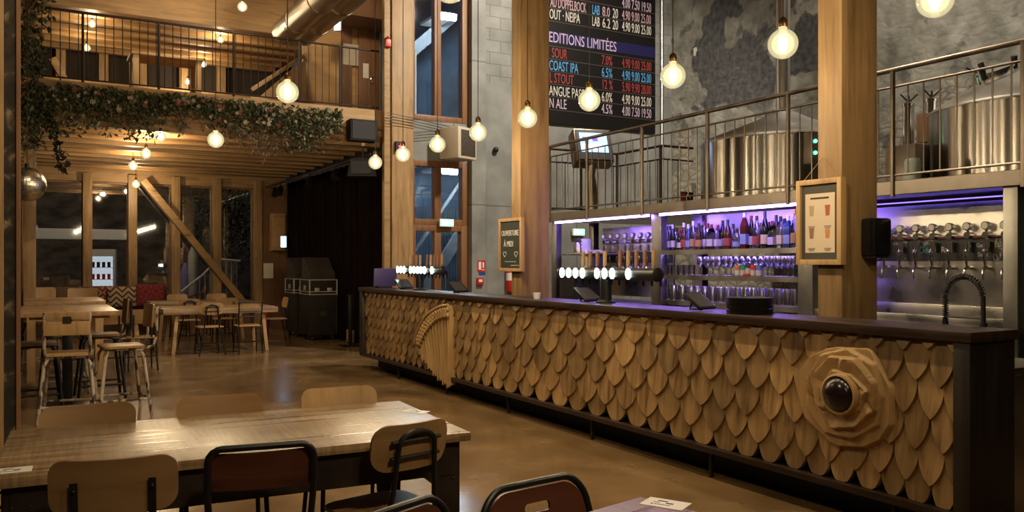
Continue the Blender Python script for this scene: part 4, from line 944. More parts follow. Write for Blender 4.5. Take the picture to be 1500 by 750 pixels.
# ================================================================ FURNITURE
# all chairs: origin on the floor under the seat centre, sitter looks along +Y, backrest at -Y
def seat_plate(w, d, z, th=.014, r=.07):
    return prism(B(), rr(w, d, r), z - th, z, None, .004)
def leg_tube(x0, y0, z0, x1, y1, r=.011): return tube(B(), [(x0, y0, z0), (x1, y1, 0)], r, 8)
def ply_chair(label, loc, rz, wm='ply', tm=black, style='flat', seatm=None):
    t = thing('dining_chair', label, 'chair', loc, rz)
    s = seat_plate(.39, .39, .455); obj('seat', s, seatm or W[wm], t)
    b = B(); tube(b, [(-.16, -.15, .44), (.16, -.15, .44), (.17, .14, .44), (-.17, .14, .44)], .010, 8, True); obj('seat_frame', b, tm, t)
    for x in (-.165, .165):
        obj('leg', leg_tube(x, .14, .44, x * 1.12, .185), tm, t)
        if style != 'hairpin': obj('leg', tube(B(), [(x * 1.12, -.24, 0), (x, -.165, .44)], .011, 8), tm, t)
    M = T(0, -.215, .735, rx=10)
    if style == 'flat':
        obj('backrest', plate(B(), .385, .19, .055, .011, .030, M), W[wm], t)
        for x in (-.115, .115):
            b = B(); beam(b, (x, -.172, .43), (x, -.222, .76), .024, .006, .002, (0, 1, 0)); sphere(b, (x, -.226, .735), .007, 8, 6); obj('back_upright', b, tm, t)
    elif style == 'hairpin':
        obj('backrest', plate(B(), .36, .19, .07, .011, .030, M), W[wm], t)
        pts = [(-.20, -.25, 0), (-.115, -.195, .44), (-.095, -.215, .60), (-.085, -.232, .74)] + [(.085 * math.cos(R(a)) , -.234 - .004 * math.sin(R(a)), .745 + .055 * math.sin(R(a))) for a in range(165, 0, -15)] + [(.085, -.232, .74), (.095, -.215, .60), (.115, -.195, .44), (.20, -.25, 0)]
        obj('hairpin_frame', tube(B(), pts, .011, 8), tm, t)
        b = B()
        for z in (.70, .765): tube(b, [(-.115, -.225 - .16 * (z - .735), z), (.115, -.225 - .16 * (z - .735), z)], .008, 8)
        obj('cross_rod', b, tm, t)
    elif style == 'tube':
        obj('backrest', plate(B(), .345, .135, .02, .012, .018, T(0, -.222, .735, rx=8)), W[wm], t)
        b = B(); tube(b, [(-.165, -.165, .44), (-.178, -.212, .66), (-.178, -.226, .775)] + [(-.178 + .045 - .045 * math.cos(R(a)), -.229, .775 + .045 * math.sin(R(a))) for a in (25, 50, 75, 90)] + [(.178 - .045 + .045 * math.cos(R(a)), -.229, .775 + .045 * math.sin(R(a))) for a in (90, 75, 50, 25)] + [(.178, -.226, .775), (.178, -.212, .66), (.165, -.165, .44)], .012, 10)
        obj('back_frame', b, tm, t)
    elif style == 'ladder':
        obj('backrest', plate(B(), .35, .09, .02, .011, .02, T(0, -.225, .775, rx=10)), W[wm], t)
        b = B()
        for x in (-.18, .18): tube(b, [(x * .95, -.165, .44), (x, -.22, .70), (x, -.24, .83)], .011, 8)
        for z in (.60, .68): tube(b, [(-.18, -.205 - .1 * (z - .6), z), (.18, -.205 - .1 * (z - .6), z)], .008, 8)
        tube(b, [(-.18, -.24, .83), (.18, -.24, .83)], .011, 8); obj('back_frame', b, tm, t)
    for yy, zz in ((.165, .16), (-.20, .20)): obj('stretcher', tube(B(), [(-.175, yy, zz), (.175, yy, zz)], .007, 6), tm, t)
    return t
def folding_chair(label, loc, rz, hole=True, tm=black, w=.41):
    t = thing('folding_chair', label, 'chair', loc, rz)
    obj('seat', seat_plate(.36, .36, .45, .016, .05), W['ply_dark'], t)
    M = Matrix.Translation((0, -.205, .664)) @ Matrix.Rotation(R(90 + 10), 4, 'X')
    out = rr(w - .02, .215, .075, 8)
    out = [(x * (1 + .10 * (-y / .1075)), y) for x, y in out]
    b = holed(out, [rr(.10, .030, .0145, 6)] if hole else [], .010)
    if hole:
        for v in b.verts: pass
        hb = holed(out, [[(x, y + .048) for x, y in rr(.10, .030, .0145, 6)]], .010); b.free(); b = hb
    bmesh.ops.transform(b, matrix=M, verts=b.verts); obj('backrest', b, W['ply_dark'], t, ang=30)
    fr = [(x * (1 + .10 * (-y / .12)), y) for x, y in rr(w + .012, .245, .085, 8)]
    b = B(); tube(b, [M @ Vector((x, y, 0)) for x, y in fr], .0115, 10, True); obj('back_frame', b, tm, t)
    for s in (-1, 1):
        b = B(); tube(b, [M @ Vector((s * (w/2 + .02), -.07, 0)), (s * .19, -.165, .46), (s * .195, .20, 0)], .011, 8); obj('leg', b, tm, t)
        b = B(); tube(b, [(s * .178, .05, .44), (s * .185, -.26, 0)], .011, 8); obj('leg', b, tm, t)
    for xx, yy, zz in ((.195, .17, .10), (.18, -.22, .12)): obj('stretcher', tube(B(), [(-xx, yy, zz), (xx, yy, zz)], .007), tm, t)
    return t
# foreground table
def sticker(loc, rz, label, s=(.11, .075)):
    t = thing('table_sticker', label, 'sticker', loc, rz)
    obj('card', box(B(), -s[0]/2, s[0]/2, -s[1]/2, s[1]/2, 0, .0012), vinyl, t, False)
    b = B()
    for x, y, w_, h_ in ((-.015, .018, .03, .008), (-.028, .0, .02, .004), (.012, .002, .022, .010), (-.004, -.018, .05, .004), (-.035, -.02, .006, .008)): box(b, x - w_/2, x + w_/2, y - h_/2, y + h_/2, .0012, .0018)
    obj('printed_marks', b, black_ink, t); return t
t = thing('dining_table', 'large weathered wooden dining table on black riveted legs in the foreground', 'table', (.762, 3.642, 0), -3)
b = B(); box(b, -.858, .862, -.455, .455, .715, .75, .003); obj('tabletop', b, W['table'], t)
for sx in (-1, 1):
    for sy in (-1, 1):
        b = B(); t2 = B()
        x0, y0 = sx * .825, sy * .42
        # L-shaped pressed leg, wider at the top
        for ax in (0, 1):
            pl = [(0, 0), (0, .713), (.16, .713), (.16, .575), (.105, .53), (.075, .0)] if True else []
            if ax == 0: Mx = Matrix(((-sx, 0, 0, x0), (0, 0, -sy, y0), (0, 1, 0, 0), (0, 0, 0, 1)))
            else: Mx = Matrix(((0, 0, -sx, x0), (-sy, 0, 0, y0), (0, 1, 0, 0), (0, 0, 0, 1)))
            prism(b, pl, 0, .006, Mx)
            for u, v in ((.03, .69), (.03, .64), (.085, .69), (.085, .64), (.03, .56)):
                sphere(b, (Mx @ Vector((u, v, -.001)))[:], .006, 8, 6)
        t2.free(); obj('leg', b, iron, t, ang=25)
b = B()
for s in (-1, 1): box(b, -.80, .80, s * .42 - .004, s * .42 + .004, .575, .713)
for s in (-1, 1): box(b, s * .825 - .004, s * .825 + .004, -.36, .36, .60, .713)
obj('apron', b, iron, t)
sticker(tuple(onZ(19, 689, .75)[:2]) + (.75,), -3, 'white printed sticker at the near left corner of the foreground table', (.115, .085))
sticker(tuple(onZ(609, 603, .75)[:2]) + (.75,), -55, 'white printed sticker near the right end of the foreground table', (.12, .07))
t = thing('dining_table', 'second wooden table at the bottom edge of the picture, only its far corner showing', 'table', (.93, 1.45, 0), 12)
b = B(); box(b, -.72, .78, -.42, .42, .715, .75, .003); obj('tabletop', b, W['table'], t)
for sx, sy in ((-.68, -.38), (.74, -.38), (-.68, .38), (.74, .38)):
    b = B(); cbox(b, (sx, sy, .357), (.05, .05, .713), .004); obj('leg', b, iron, t)
sticker(tuple(onZ(975, 738, .75)[:2]) + (.75,), -62, 'pinkish white printed sticker on the corner of the second table at the bottom edge', (.13, .085))
# chairs at the foreground table
ply_chair('plywood chair with two flat black back straps at the near left of the foreground table', (.27, 3.20, 0), -10, style='flat')
ply_chair('dark brown chair with black tube frame, between the strap chair and the hairpin chair', (.735, 3.20, 0), -9, wm='ply_dark', style='tube')
ply_chair('plywood chair with a black hairpin tube behind its back, near right of the foreground table', (1.27, 3.285, 0), 12, style='hairpin', wm='ply')
ply_chair('plywood chair on the far side of the foreground table, at its left end', (.21, 3.97, 0), 176, style='flat')
ply_chair('plywood chair on the far side of the foreground table, at its middle', (.76, 3.95, 0), 174, style='flat')
ply_chair('pale plywood chair on the far side of the foreground table, right end', (1.34, 3.92, 0), 177, style='flat', wm='pale')
folding_chair('dark folding chair with a hand slot in its back, beside the second table', (1.375, 1.99, 0), 188, True)
folding_chair('dark folding chair at the second table, barely showing at the bottom edge', (.965, 1.96, 0), 204, True)

# high table group on the left
def stool(label, loc, rz, fm, wm, seat_z=.66, back=(.80, .965), plank=False):
    t = thing('bar_stool', label, 'bar stool', loc, rz)
    s = prism(B(), rr(.40, .37, .05), seat_z - .024, seat_z, None, .006); obj('seat', s, W[wm], t)
    bo_ = .21 if plank else .285
    for sx in (-1, 1):
        for sy in (-1, 1):
            b = B(); tube(b, [(sx * .15, sy * .13, seat_z - .03), (sx * .188, sy * .168, seat_z - .10), (sx * .235, sy * .23, 0)], .016, 8); obj('leg', b, fm, t)
        b = B(); tube(b, [(sx * .165, -.06, seat_z - .04), (sx * .18, -.16, seat_z - .045), (sx * .185, -bo_ + .03, seat_z - .01), (sx * .185, -bo_, seat_z + .08), (sx * .183, -bo_ - .005, back[1] + (.08 if plank else -.02))], .0145, 8); obj('back_upright', b, fm, t)
    b = B(); tube(b, [(-.16, -.15, seat_z - .035), (.16, -.15, seat_z - .035), (.16, .15, seat_z - .035), (-.16, .15, seat_z - .035)], .013, 8, True); obj('seat_frame', b, fm, t)
    q = .235 * .8 + .15 * .2 - .005
    b = B(); tube(b, [(-q, -q, .15), (q, -q, .15), (q, q, .15), (-q, q, .15)], .012, 8, True)
    obj('stretcher', b, fm, t)
    zc, hh = (back[0] + back[1]) / 2, back[1] - back[0]
    if plank:
        bk = B(); box(bk, -.19, .19, -bo_ - .02, -bo_ - .002, back[0], back[1], .004); obj('backrest', bk, W[wm], t)
        bk = B(); box(bk, -.18, .18, -bo_ - .02, -bo_ - .004, back[1] + .02, back[1] + .085, .004); obj('top_slat', bk, W[wm], t)
        bk = B(); box(bk, -.035, .035, -bo_ - .028, -bo_ - .02, back[1] - .015, back[1] + .045); obj('hinge', bk, iron, t)
    else:
        obj('backrest', plate(B(), .38, hh, .03, .016, .03, T(0, -bo_ - .005, zc, rx=4)), W[wm], t)
    return t
stool('chipped white metal bar stool with plank back, turned away, in front of the high table', (.315, 8.86, 0), -6, chipped, 'pale', .63, (.80, .925), True)
stool('chipped white metal bar stool at the right side of the high table', (.765, 9.0, 0), 96, chipped, 'ply', .665, (.82, 1.05))
stool('dark framed bar stool at the high table, behind the chipped white one', (.66, 10.2, 0), 92, black, 'redwood', .69, (.78, 1.06))
stool('chipped white bar stool at the far side of the front high table', (.33, 10.75, 0), 182, chipped, 'ply', .66, (.76, .95))
stool('dark framed stool close to the left wall beside the high table', (.05, 9.75, 0), -88, black, 'ply', .66, (.76, .95))
t = thing('high_table', 'pale wooden high table on a black column by the left wall', 'table', (.33, 9.62, 0))
b = B(); box(b, -.41, .41, -.72, .72, .955, 1.0, .004); obj('tabletop', b, W['table_y'], t)
b = B(); box(b, -.34, .34, -.60, .60, .925, .955); obj('apron', b, W['pale'], t)
b = B(); cbox(b, (0, .1, .46), (.09, .09, .90), .005); obj('column', b, black, t)
b = B(); cbox(b, (0, .1, .015), (.5, .5, .03), .006); obj('foot_plate', b, black, t)
t = thing('high_table', 'pale wooden high table standing behind the front high table', 'table', (.37, 12.0, 0))
b = B(); box(b, -.43, .43, -.65, .65, .955, 1.0, .004); obj('tabletop', b, W['table_y'], t)
for sx, sy in ((-1, -1), (1, -1), (-1, 1), (1, 1)):
    b = B(); cbox(b, (sx * .36, sy * .57, .478), (.09, .09, .955), .004); obj('leg', b, W['pale'], t)
stool('light wooden backed stool by the left wall behind the second high table', (.12, 13.0, 0), 182, chipped, 'pale', .68, (.88, 1.12))
stool('dark framed stool on the far side of the second high table', (.62, 13.05, 0), 175, black, 'ply', .68, (.88, 1.1))
# low table with two chairs behind the stools
def plain_table(label, x0, x1, y0, y1, z, wm='table', splay=.06):
    t = thing('dining_table', label, 'table', ((x0 + x1) / 2, (y0 + y1) / 2, 0)); w, d_ = (x1 - x0) / 2, (y1 - y0) / 2
    b = B(); box(b, -w, w, -d_, d_, z - .09, z, .005); obj('tabletop', b, W[wm], t)
    for sx in (-1, 1):
        for sy in (-1, 1):
            b = B(); beam(b, (sx * (w - .22), sy * (d_ - .14), z - .09), (sx * (w - .22 + splay), sy * (d_ - .14 + splay * .5), 0), .055, .055, .004, (0, 1, 0)); obj('leg', b, W['pale'], t)
    return t
plain_table('low wooden table behind the dark stool, in front of the patterned cushions', .92, 1.50, 12.75, 13.6, .75)
ply_chair('plywood chair at the low table, behind the dark stool', (.93, 12.5, 0), -5)
ply_chair('plywood chair at the low table, right of the chipped white stool', (1.30, 12.5, 0), 4)
plain_table('long wooden table with splayed legs set before the glazed back wall', 1.80, 3.58, 14.1, 15.2, .73)
plain_table('long wooden table right under the glazed back wall, behind the front long table', 1.92, 3.75, 16.7, 17.5, .73)
ply_chair('hairpin backed chair in front of the long table, left one of the pair', (2.47, 14.02, 0), 2, style='hairpin', wm='pale')
ply_chair('ladder backed black chair in front of the long table, right one of the pair', (3.06, 14.0, 0), 0, style='ladder', wm='pale')
ply_chair('plywood chair at the right end of the long table, its back seen edge on', (3.85, 15.4, 0), 88, wm='pale')
ply_chair('hairpin backed chair between the two long tables, left one', (2.42, 15.78, 0), 0, style='hairpin', wm='ply')
ply_chair('flat backed plywood chair between the two long tables, right one', (3.06, 15.85, 0), 0, wm='pale')
ply_chair('plywood chair beyond the rear long table, left one under the windows', (2.55, 17.75, 0), 180, wm='pale')
ply_chair('plywood chair beyond the rear long table, right one under the windows', (3.3, 17.75, 0), 180, wm='pale')
stool('dark framed stool with white seat standing left of the long table', (1.55, 14.9, 0), 90, black, 'pale', .66, (.70, .72))
# bench and cushions
t = thing('bench', 'reddish wooden bench along the glazed back wall', 'bench', (1.1, 18.75, 0))
obj('seat', box(B(), -1.2, 1.2, -.25, .25, .40, .46, .006), W['redwood'], t); obj('backrest', box(B(), -1.2, 1.35, .27, .33, .46, .98, .006), W['redwood'], t)
for x in (-1.1, 0, 1.1): obj('leg', box(B(), x - .04, x + .04, -.2, .2, 0, .40), W['redwood'], t)
def kilim(name, base, pat, sc_, kind):
    m, nt, p = _new(name); N, L = nt.nodes, nt.links
    tc = N.new('ShaderNodeTexCoord'); mp = N.new('ShaderNodeMapping'); mp.inputs['Scale'].default_value = (sc_, sc_, sc_); L.new(tc.outputs['Object'], mp.inputs[0])
    sp = N.new('ShaderNodeSeparateXYZ'); L.new(mp.outputs[0], sp.inputs[0])
    def mth(op, a, b_=None):
        x = N.new('ShaderNodeMath'); x.operation = op
        for i, v in enumerate((a, b_)):
            if v is None: continue
            if isinstance(v, (int, float)): x.inputs[i].default_value = v
            else: L.new(v, x.inputs[i])
        return x.outputs[0]
    tri = lambda v: mth('ABSOLUTE', mth('SUBTRACT', mth('FRACT', v), .5))
    a = mth('ADD', tri(sp.outputs['X']), tri(sp.outputs['Z']) if kind else mth('FRACT', mth('MULTIPLY', sp.outputs['Z'], 1.0)))
    s = mth('FRACT', mth('MULTIPLY', a, 2.0)); g = mth('GREATER_THAN', s, .62)
    mx = N.new('ShaderNodeMix'); mx.data_type = 'RGBA'; mx.inputs[6].default_value = rgb(base); mx.inputs[7].default_value = rgb(pat); L.new(g, mx.inputs[0]); L.new(mx.outputs[2], p.inputs['Base Color']); p.inputs['Roughness'].default_value = .9; return m
def cushion(loc, rz, tilt, m, label, w=.56, h=.42):
    b = B(); n = 14
    grid = {}
    for side in (-1, 1):
        for i in range(n + 1):
            for j in range(n + 1):
                u, v = i / n * 2 - 1, j / n * 2 - 1
                f = max(0, (1 - u ** 4) * (1 - v ** 4)) ** .5
                key = (side if f > 1e-6 else 0, i, j)
                if key not in grid: grid[key] = b.verts.new((u * w / 2 * (1 - .06 * (1 - v * v) * 0 - .05 * abs(v) ** 3 * 0), side * .075 * f, v * h / 2 + h / 2))
    for side in (-1, 1):
        for i in range(n):
            for j in range(n):
                vs = []
                for a, c_ in ((i, j), (i + 1, j), (i + 1, j + 1), (i, j + 1)):
                    v = grid.get((side, a, c_)) or grid.get((0, a, c_)); vs.append(v)
                try: b.faces.new(vs if side < 0 else vs[::-1])
                except Exception: pass
    bmesh.ops.transform(b, matrix=Matrix.Rotation(R(tilt), 4, 'X'), verts=b.verts)
    o = obj('cushion', b, m, ang=80); o.location = loc; o.rotation_euler = (0, 0, R(rz)); return tag(o, label, 'cushion', None)
k1 = kilim('red_kilim', (.12, .014, .012), (.25, .18, .11), 5, 1); k2 = kilim('cream_kilim', (.33, .26, .16), (.05, .010, .010), 4.5, 0); k3 = kilim('plain_red_kilim', (.14, .010, .014), (.17, .03, .03), 5, 1)
cushion((1.06, 18.76, .56), 0, -12, k1, 'red cushion with cream diamonds, left one on the bench')
cushion((1.62, 18.74, .56), 0, -12, k2, 'cream zigzag patterned cushion, middle one on the bench')
cushion((2.16, 18.72, .57), 0, -14, k3, 'deep red cushion with thin pale figures, right one on the bench', .58, .46)

# flight cases
edge_m = mat('pale_edge_trim', (.42, .38, .32), .4, .6); case_m = noisy('worn_black_case', [(.3, (.008, .006, .005)), (.7, (.022, .016, .013))], (1, 1, 1), 6, .65, .1, .1, spec=.2)
cover_m = noisy('dark_padded_cover', [(.3, (.018, .013, .010)), (.7, (.035, .026, .02))], (1, 1, 1), 5, .9, 0, .2)
def case_stack(x, y, w, d_, tagw):
    t = thing('flight_case', 'tall black flight case on castors, ' + tagw + ' of the two beside the curtain', 'flight case', (x, y, 0))
    b = B(); box(b, -w/2, w/2, -d_/2, d_/2, .10, .86, .01); obj('body', b, case_m, t)
    for sx in (-1, 1):
        for sy in (-1, 1):
            b = B(); cyl(b, (sx * (w/2 - .07) - .02, sy * (d_/2 - .07), .045), (sx * (w/2 - .07) + .02, sy * (d_/2 - .07), .045), .045, 14); cbox(b, (sx * (w/2 - .07), sy * (d_/2 - .07), .08), (.05, .05, .05)); obj('castor', b, rubber, t)
    b = B()
    for sx in (-1, 1):
        for sy in (-1, 1): cbox(b, (sx * w/2, sy * d_/2, .48), (.02, .02, .76))
    obj('corner_trim', b, iron, t)
    b = B()
    cbox(b, (0, -d_/2 - .008, .5), (.14, .012, .10)); obj('handle', b, iron, t)
    t = thing('flight_case', 'low black case with pale metal edges lying on the %s tall flight case' % tagw, 'flight case', (x, y, .86))
    b = B(); box(b, -w/2, w/2, -d_/2, d_/2, 0, .28, .006); obj('body', b, case_m, t)
    b = B()
    for z in (.0, .06, .28):
        for s in (-1, 1): cbox(b, (0, s * d_/2, z + (.008 if z == 0 else -.0)), (w + .012, .014, .018)); cbox(b, (s * w/2, 0, z + (.008 if z == 0 else 0)), (.014, d_ + .012, .018))
    for sx in (-1, 1):
        for sy in (-1, 1): cbox(b, (sx * w/2, sy * d_/2, .14), (.024, .024, .28))
    obj('edge_trim', b, edge_m, t)
    b = B()
    for sx in (-.12, .12): cbox(b, (sx, -d_/2 - .006, .09), (.09, .01, .08), .003)
    cbox(b, (-w/2 - .006, 0, .13), (.01, .14, .09), .003); obj('latch', b, edge_m, t)
    o = obj('padded_cover', prism(B(), [(-d_/2 + .02, 0), (d_/2 - .02, 0), (d_/2 - .04, .40), (d_/2 - .18, .41), (-d_/2 + .02, .10)], -w/2 + .02, w/2 - .02, Matrix(((0, 0, 1, 0), (1, 0, 0, 0), (0, 1, 0, 0), (0, 0, 0, 1))), .02), cover_m)
    o.location = (x, y, 1.151); tag(o, 'dark padded sloping cover on the %s case stack' % tagw, 'cover')
case_stack(4.76, 15.75, .52, .62, 'front'); case_stack(4.74, 16.75, .52, .62, 'rear')
# curtain
b = B(); prev = None
for i in range(261):
    y = 13.1 + 6.2 * i / 260; x = 5.12 + .045 * math.sin(y * 17) + .02 * math.sin(y * 41 + 1); row = [b.verts.new((x, y, .03)), b.verts.new((x + .01 * math.sin(y * 9), y, 1.6)), b.verts.new((x, y, 3.26))]
    if prev: b.faces.new((prev[0], row[0], row[1], prev[1])); b.faces.new((prev[1], row[1], row[2], prev[2]))
    prev = row
ret = bmesh.ops.extrude_face_region(b, geom=b.faces[:]); bmesh.ops.translate(b, vec=(.012, 0, 0), verts=[g for g in ret['geom'] if isinstance(g, bmesh.types.BMVert)])
tag(obj('curtain', b, curtain_m, ang=80), 'long black pleated curtain down the right side of the back room', 'curtain')
struct('wall_stage', box(B(), 5.25, 5.4, 13.1, 19.4, 0, 3.5), dark_wall)
for y, w_ in ((13.9, 'right'), (14.75, 'left')):
    small('kick_board', box(B(), 0, .03, -.17, .17, .02, .24, .003), W['pale'], w_ + ' pale board on the floor under the curtain hem', 'board', (5.03, y, 0))
t = thing('barrier_post', 'black floor stand on a flat square base beside the far end of the bar', 'stand', (4.86, 14.2, 0))
obj('post', box(B(), -.03, .03, -.03, .03, .02, .88, .004), black, t); obj('foot', box(B(), -.17, .17, -.17, .17, 0, .02, .004), black, t); obj('cap', box(B(), -.034, .034, -.034, .034, .88, .90), iron, t)
# panels at the far end
t = thing('notice_cabinet', 'wooden wall cabinet high at the right end of the glazed back wall', 'cabinet', (4.86, 19.18, 2.15))
obj('body', box(B(), -.15, .15, -.10, .12, -.42, .42, .006), W['panelwood'], t); obj('door', box(B(), -.14, .14, -.112, -.10, -.40, .40, .003), W['panelwood'], t)
exit_sign((4.93, 18.95, 1.93), -35, 'bluish lit exit sign under the wooden wall cabinet by the curtain', .12, .24, cool, cool)
small('notice_sheet', box(B(), -.11, .11, 0, .006, -.17, .17), paper, 'white notice sheet on the reddish panel by the curtain', 'notice', (4.68, 19.294, 1.28))
small('extinguisher_tube', (lambda b: lathe(b, [(0, 0), (.03, 0), (.035, .02), (.03, .4), (.012, .5), (0, .5)], 14))(B()), red, 'slim red and white tube standing at the panel by the curtain', 'tube', (4.60, 19.15, .42 - .42))

# ================================================================ BALCONY
t = railing('railing', 'thin dark railing along the front edge of the upper balcony', (.08, 13.0, 0), (4.93, 13.0, 0), 4.90, None, 3.98, [.55, 1.52, 2.56, 3.55, 4.2], 44, iron, .016, .012, 3.6, .018)
# upstairs timber frame
for x, w_ in ((.55, 'leftmost'), (1.35, 'second from left'), (2.1, 'third from left'), (2.95, 'fourth from left'), (3.75, 'rightmost')):
    tag(obj('timber_post', box(B(), x - .09, x + .09, 19.75, 19.93, 3.86, 5.9, .005), W['post']), w_ + ' timber post against the dark rear wall of the upper floor', 'post')
tag(obj('timber_rail', box(B(), -.2, 4.4, 19.68, 19.75, 5.08, 5.26, .005), W['beam']), 'horizontal timber rail joining the posts on the upper floor', 'beam')
def trestle(label, x0, x1, y, z0, z1):
    t = thing('high_table', label, 'table', ((x0 + x1) / 2, y, z0)); w = (x1 - x0) / 2
    obj('tabletop', box(B(), -w, w, -.35, .35, z1 - z0 - .05, z1 - z0, .004), W['beam'], t)
    for sx in (-1, 1):
        for sy in (-1, 1): obj('leg', box(B(), sx * (w - .08) - .045, sx * (w - .08) + .045, sy * .28 - .045, sy * .28 + .045, 0, z1 - z0 - .05, .004), W['pale'], t)
    obj('stretcher', box(B(), -w + .1, w - .1, -.02, .02, .28, .36, .003), W['beam'], t)
trestle('timber table on the upper balcony behind the railing', 1.45, 2.6, 15.6, 3.862, 4.98)
tag(obj('timber_brace', beam(B(), (.35, 17.6, 5.2), (1.1, 17.6, 3.83), .12, .16, .005, (0, 1, 0)), W['beam']), 'short diagonal timber brace at the left of the upper floor', 'brace')
tag(obj('timber_brace', beam(B(), (3.0, 18.6, 3.95), (3.9, 18.6, 5.0), .10, .14, .005, (0, 1, 0)), W['beam']), 'short dark diagonal timber brace at the right of the upper floor', 'brace')
# stair flank and handrail
b = B(); prism(b, [(3.38, 3.87), (4.36, 3.87), (4.36, 5.15), (4.2, 5.05), (3.55, 4.42), (3.38, 4.42)], 0, .05, Matrix(((1, 0, 0, 0), (0, 0, 1, 15.2), (0, 1, 0, 0), (0, 0, 0, 1))))
tag(obj('stair_flank', b, W['panelwood'], None, False), 'sloping plywood stair side on the upper balcony', 'panel')
b = B(); beam(b, (3.38, 15.16, 4.50), (4.40, 15.16, 5.28), .07, .09, .004, (0, 1, 0)); tag(obj('handrail', b, W['beam']), 'slanting wooden handrail on the plywood stair side', 'handrail')
small('crate', box(B(), -.35, .25, -.2, .2, 0, .28, .01), W['dark_wood'], 'dark box on the balcony floor below the slanting handrail', 'crate', (3.55, 14.6, 3.861))
def hydrant(name, loc, label):
    b = B(); lathe(b, [(0, 0), (.04, 0), (.05, .03), (.05, .3), (.02, .38), (.02, .45), (0, .45)], 14); return small(name, b, red, label, 'fire extinguisher', loc)
hydrant('fire_extinguisher', (4.98, 15.25, 3.861), 'red fire extinguisher on the balcony floor by the plywood wall')
small('notice_sheet', box(B(), -.15, .15, 0, .006, -.20, .20), mat('aged_paper', (.45, .38, .29), .8), 'pale notice sheet on the balcony panel left of the upper door', 'notice', tuple(onY(514, 80, 15.43)))
t = thing('call_point', 'red alarm box on the timber beside the upper door', 'call point', (4.98, 12.712, 4.98)); obj('box', box(B(), -.045, .045, -.02, .04, -.06, .06, .006), red, t); obj('lamp', sphere(B(), (0, 0, .08), .03), red, t)
# ducts
duct_m = noisy('dull_duct_metal', [(.3, (.26, .22, .165)), (.7, (.37, .32, .25))], (1, 1, 1), 3, .33, .06, 0, 1)
for x, z, y1, r, w_ in ((3.66, 5.28, 14.1, .20, 'lower left'), (4.08, 5.38, 14.4, .20, 'upper right')):
    t = thing('ventilation_duct', 'round metal ventilation duct under the hall roof, %s one of the pair' % w_, 'duct', (x, y1, z))
    b = B(); n = 24; lathe(b, [(r * .55, .0), (r * .9, .02), (r, .07), (r, y1 - 6)], n, T(rx=90)); obj('pipe', b, duct_m, t)
    for s in (.9, 2.1, 3.3):
        b = B(); tube(b, [(r * 1.01 * math.cos(a), -s, r * 1.01 * math.sin(a)) for a in [2 * PI * i / 24 for i in range(24)]], .012, 6, True)
        obj('clamp_ring', b, duct_m, t)
    b = B()
    for s in (.7, 2.4): tube(b, [(-.0, -s, r), (0, -s, 7.2 - z)], .006, 6)
    obj('hanger', b, iron, t)
    b = B(); lathe(b, [(0, .012), (r * .56, .012)], n, T(rx=90)); obj('end_grille', b, blackmat, t)
# speakers on the balcony edge, light rail
t = thing('loudspeaker', 'dark loudspeaker box fixed at the right end of the balcony edge', 'loudspeaker', (4.60, 12.80, 3.55)); obj('cabinet', box(B(), -.25, .20, -.1, .12, -.17, .17, .015), case_m, t); obj('grille', box(B(), -.22, .17, -.11, -.1, -.14, .14), blackmat, t)
t = thing('loudspeaker', 'dark wedge loudspeaker hanging under the balcony by the pale column', 'loudspeaker', (4.66, 13.0, 2.98), -30)
b = B(); prism(b, [(-.22, -.14), (.22, -.14), (.17, .14), (-.17, .14)], -.17, .17, TX); obj('cabinet', b, case_m, t); obj('grille', box(B(), -.16, .16, -.18, -.17, -.1, .1), blackmat, t); obj('hanger', tube(B(), [(0, 0, .14), (0, 0, .32)], .015), black, t)
t = thing('lighting_rail', 'black lighting rail under the balcony running above the curtain', 'lighting rail', (4.80, 13.0, 3.22))
b = B(); tube(b, [(0, 0, 0), (0, 6.2, 0)], .025); tube(b, [(-.18, 0, -.06), (-.18, 6.2, -.06)], .025)
for k in range(13): tube(b, [(0, .2 + .48 * k, 0), (-.18, .44 + .48 * k, -.06)], .010, 6)
obj('truss', b, black, t)
for k, y in enumerate((5.3, 5.7, 3.1, 1.5)):
    b = B(); cyl(b, (-.1, y, -.14), (-.16, y - .12, -.28), .06, 14, .07); tube(b, [(-.1, y, -.03), (-.1, y, -.16)], .012); obj('spotlight', b, black, t)
# garland
def leafmesh(pts_fn, n, size, rng):
    b = B()
    for i in range(n):
        p = Vector(pts_fn(rng)); s = size * rng.uniform(.6, 1.4)
        Mx = Matrix.Translation(p) @ Matrix.Rotation(rng.uniform(0, 6.28), 4, 'Z') @ Matrix.Rotation(rng.uniform(-1.3, 1.3), 4, 'X') @ Matrix.Rotation(rng.uniform(-1, 1), 4, 'Y')
        vs = [b.verts.new(Mx @ Vector(q)) for q in ((0, 0, 0), (s * .35, s * .4, s * .05), (s * .25, s * .9, 0), (0, s * 1.3, -s * .1), (-s * .25, s * .9, 0), (-s * .35, s * .4, s * .05))]
        mid = b.verts.new(Mx @ Vector((0, s * .6, -s * .09)))
        for k in range(6): b.faces.new((vs[k], vs[(k + 1) % 6], mid))
    return b
leaf_m = noisy('garland_leaf', [(.3, (.035, .046, .019)), (.55, (.085, .095, .040)), (.75, (.20, .185, .09))], (1, 1, 1), 3, .6, 0, 0, island=.6)
def hang(x):   # bushiness of the garland along the balcony
    return .34 + .16 * math.sin(x * 2.1 + .5) + .10 * math.sin(x * 5.7)
def gpt(r):
    x = r.uniform(-.02, 4.25); z = 3.84 - abs(r.gauss(0, .5)) * (hang(x) + .12) ; return (x, 12.86 + r.gauss(0, .06), max(z, 3.2))
garl = thing('garland', 'thick garland of mixed foliage and dried flowers hung along the balcony edge', 'garland', (0, 0, 0))
gr = random.Random(11)
obj('foliage', leafmesh(gpt, 5600, .052, gr), leaf_m, garl, False)
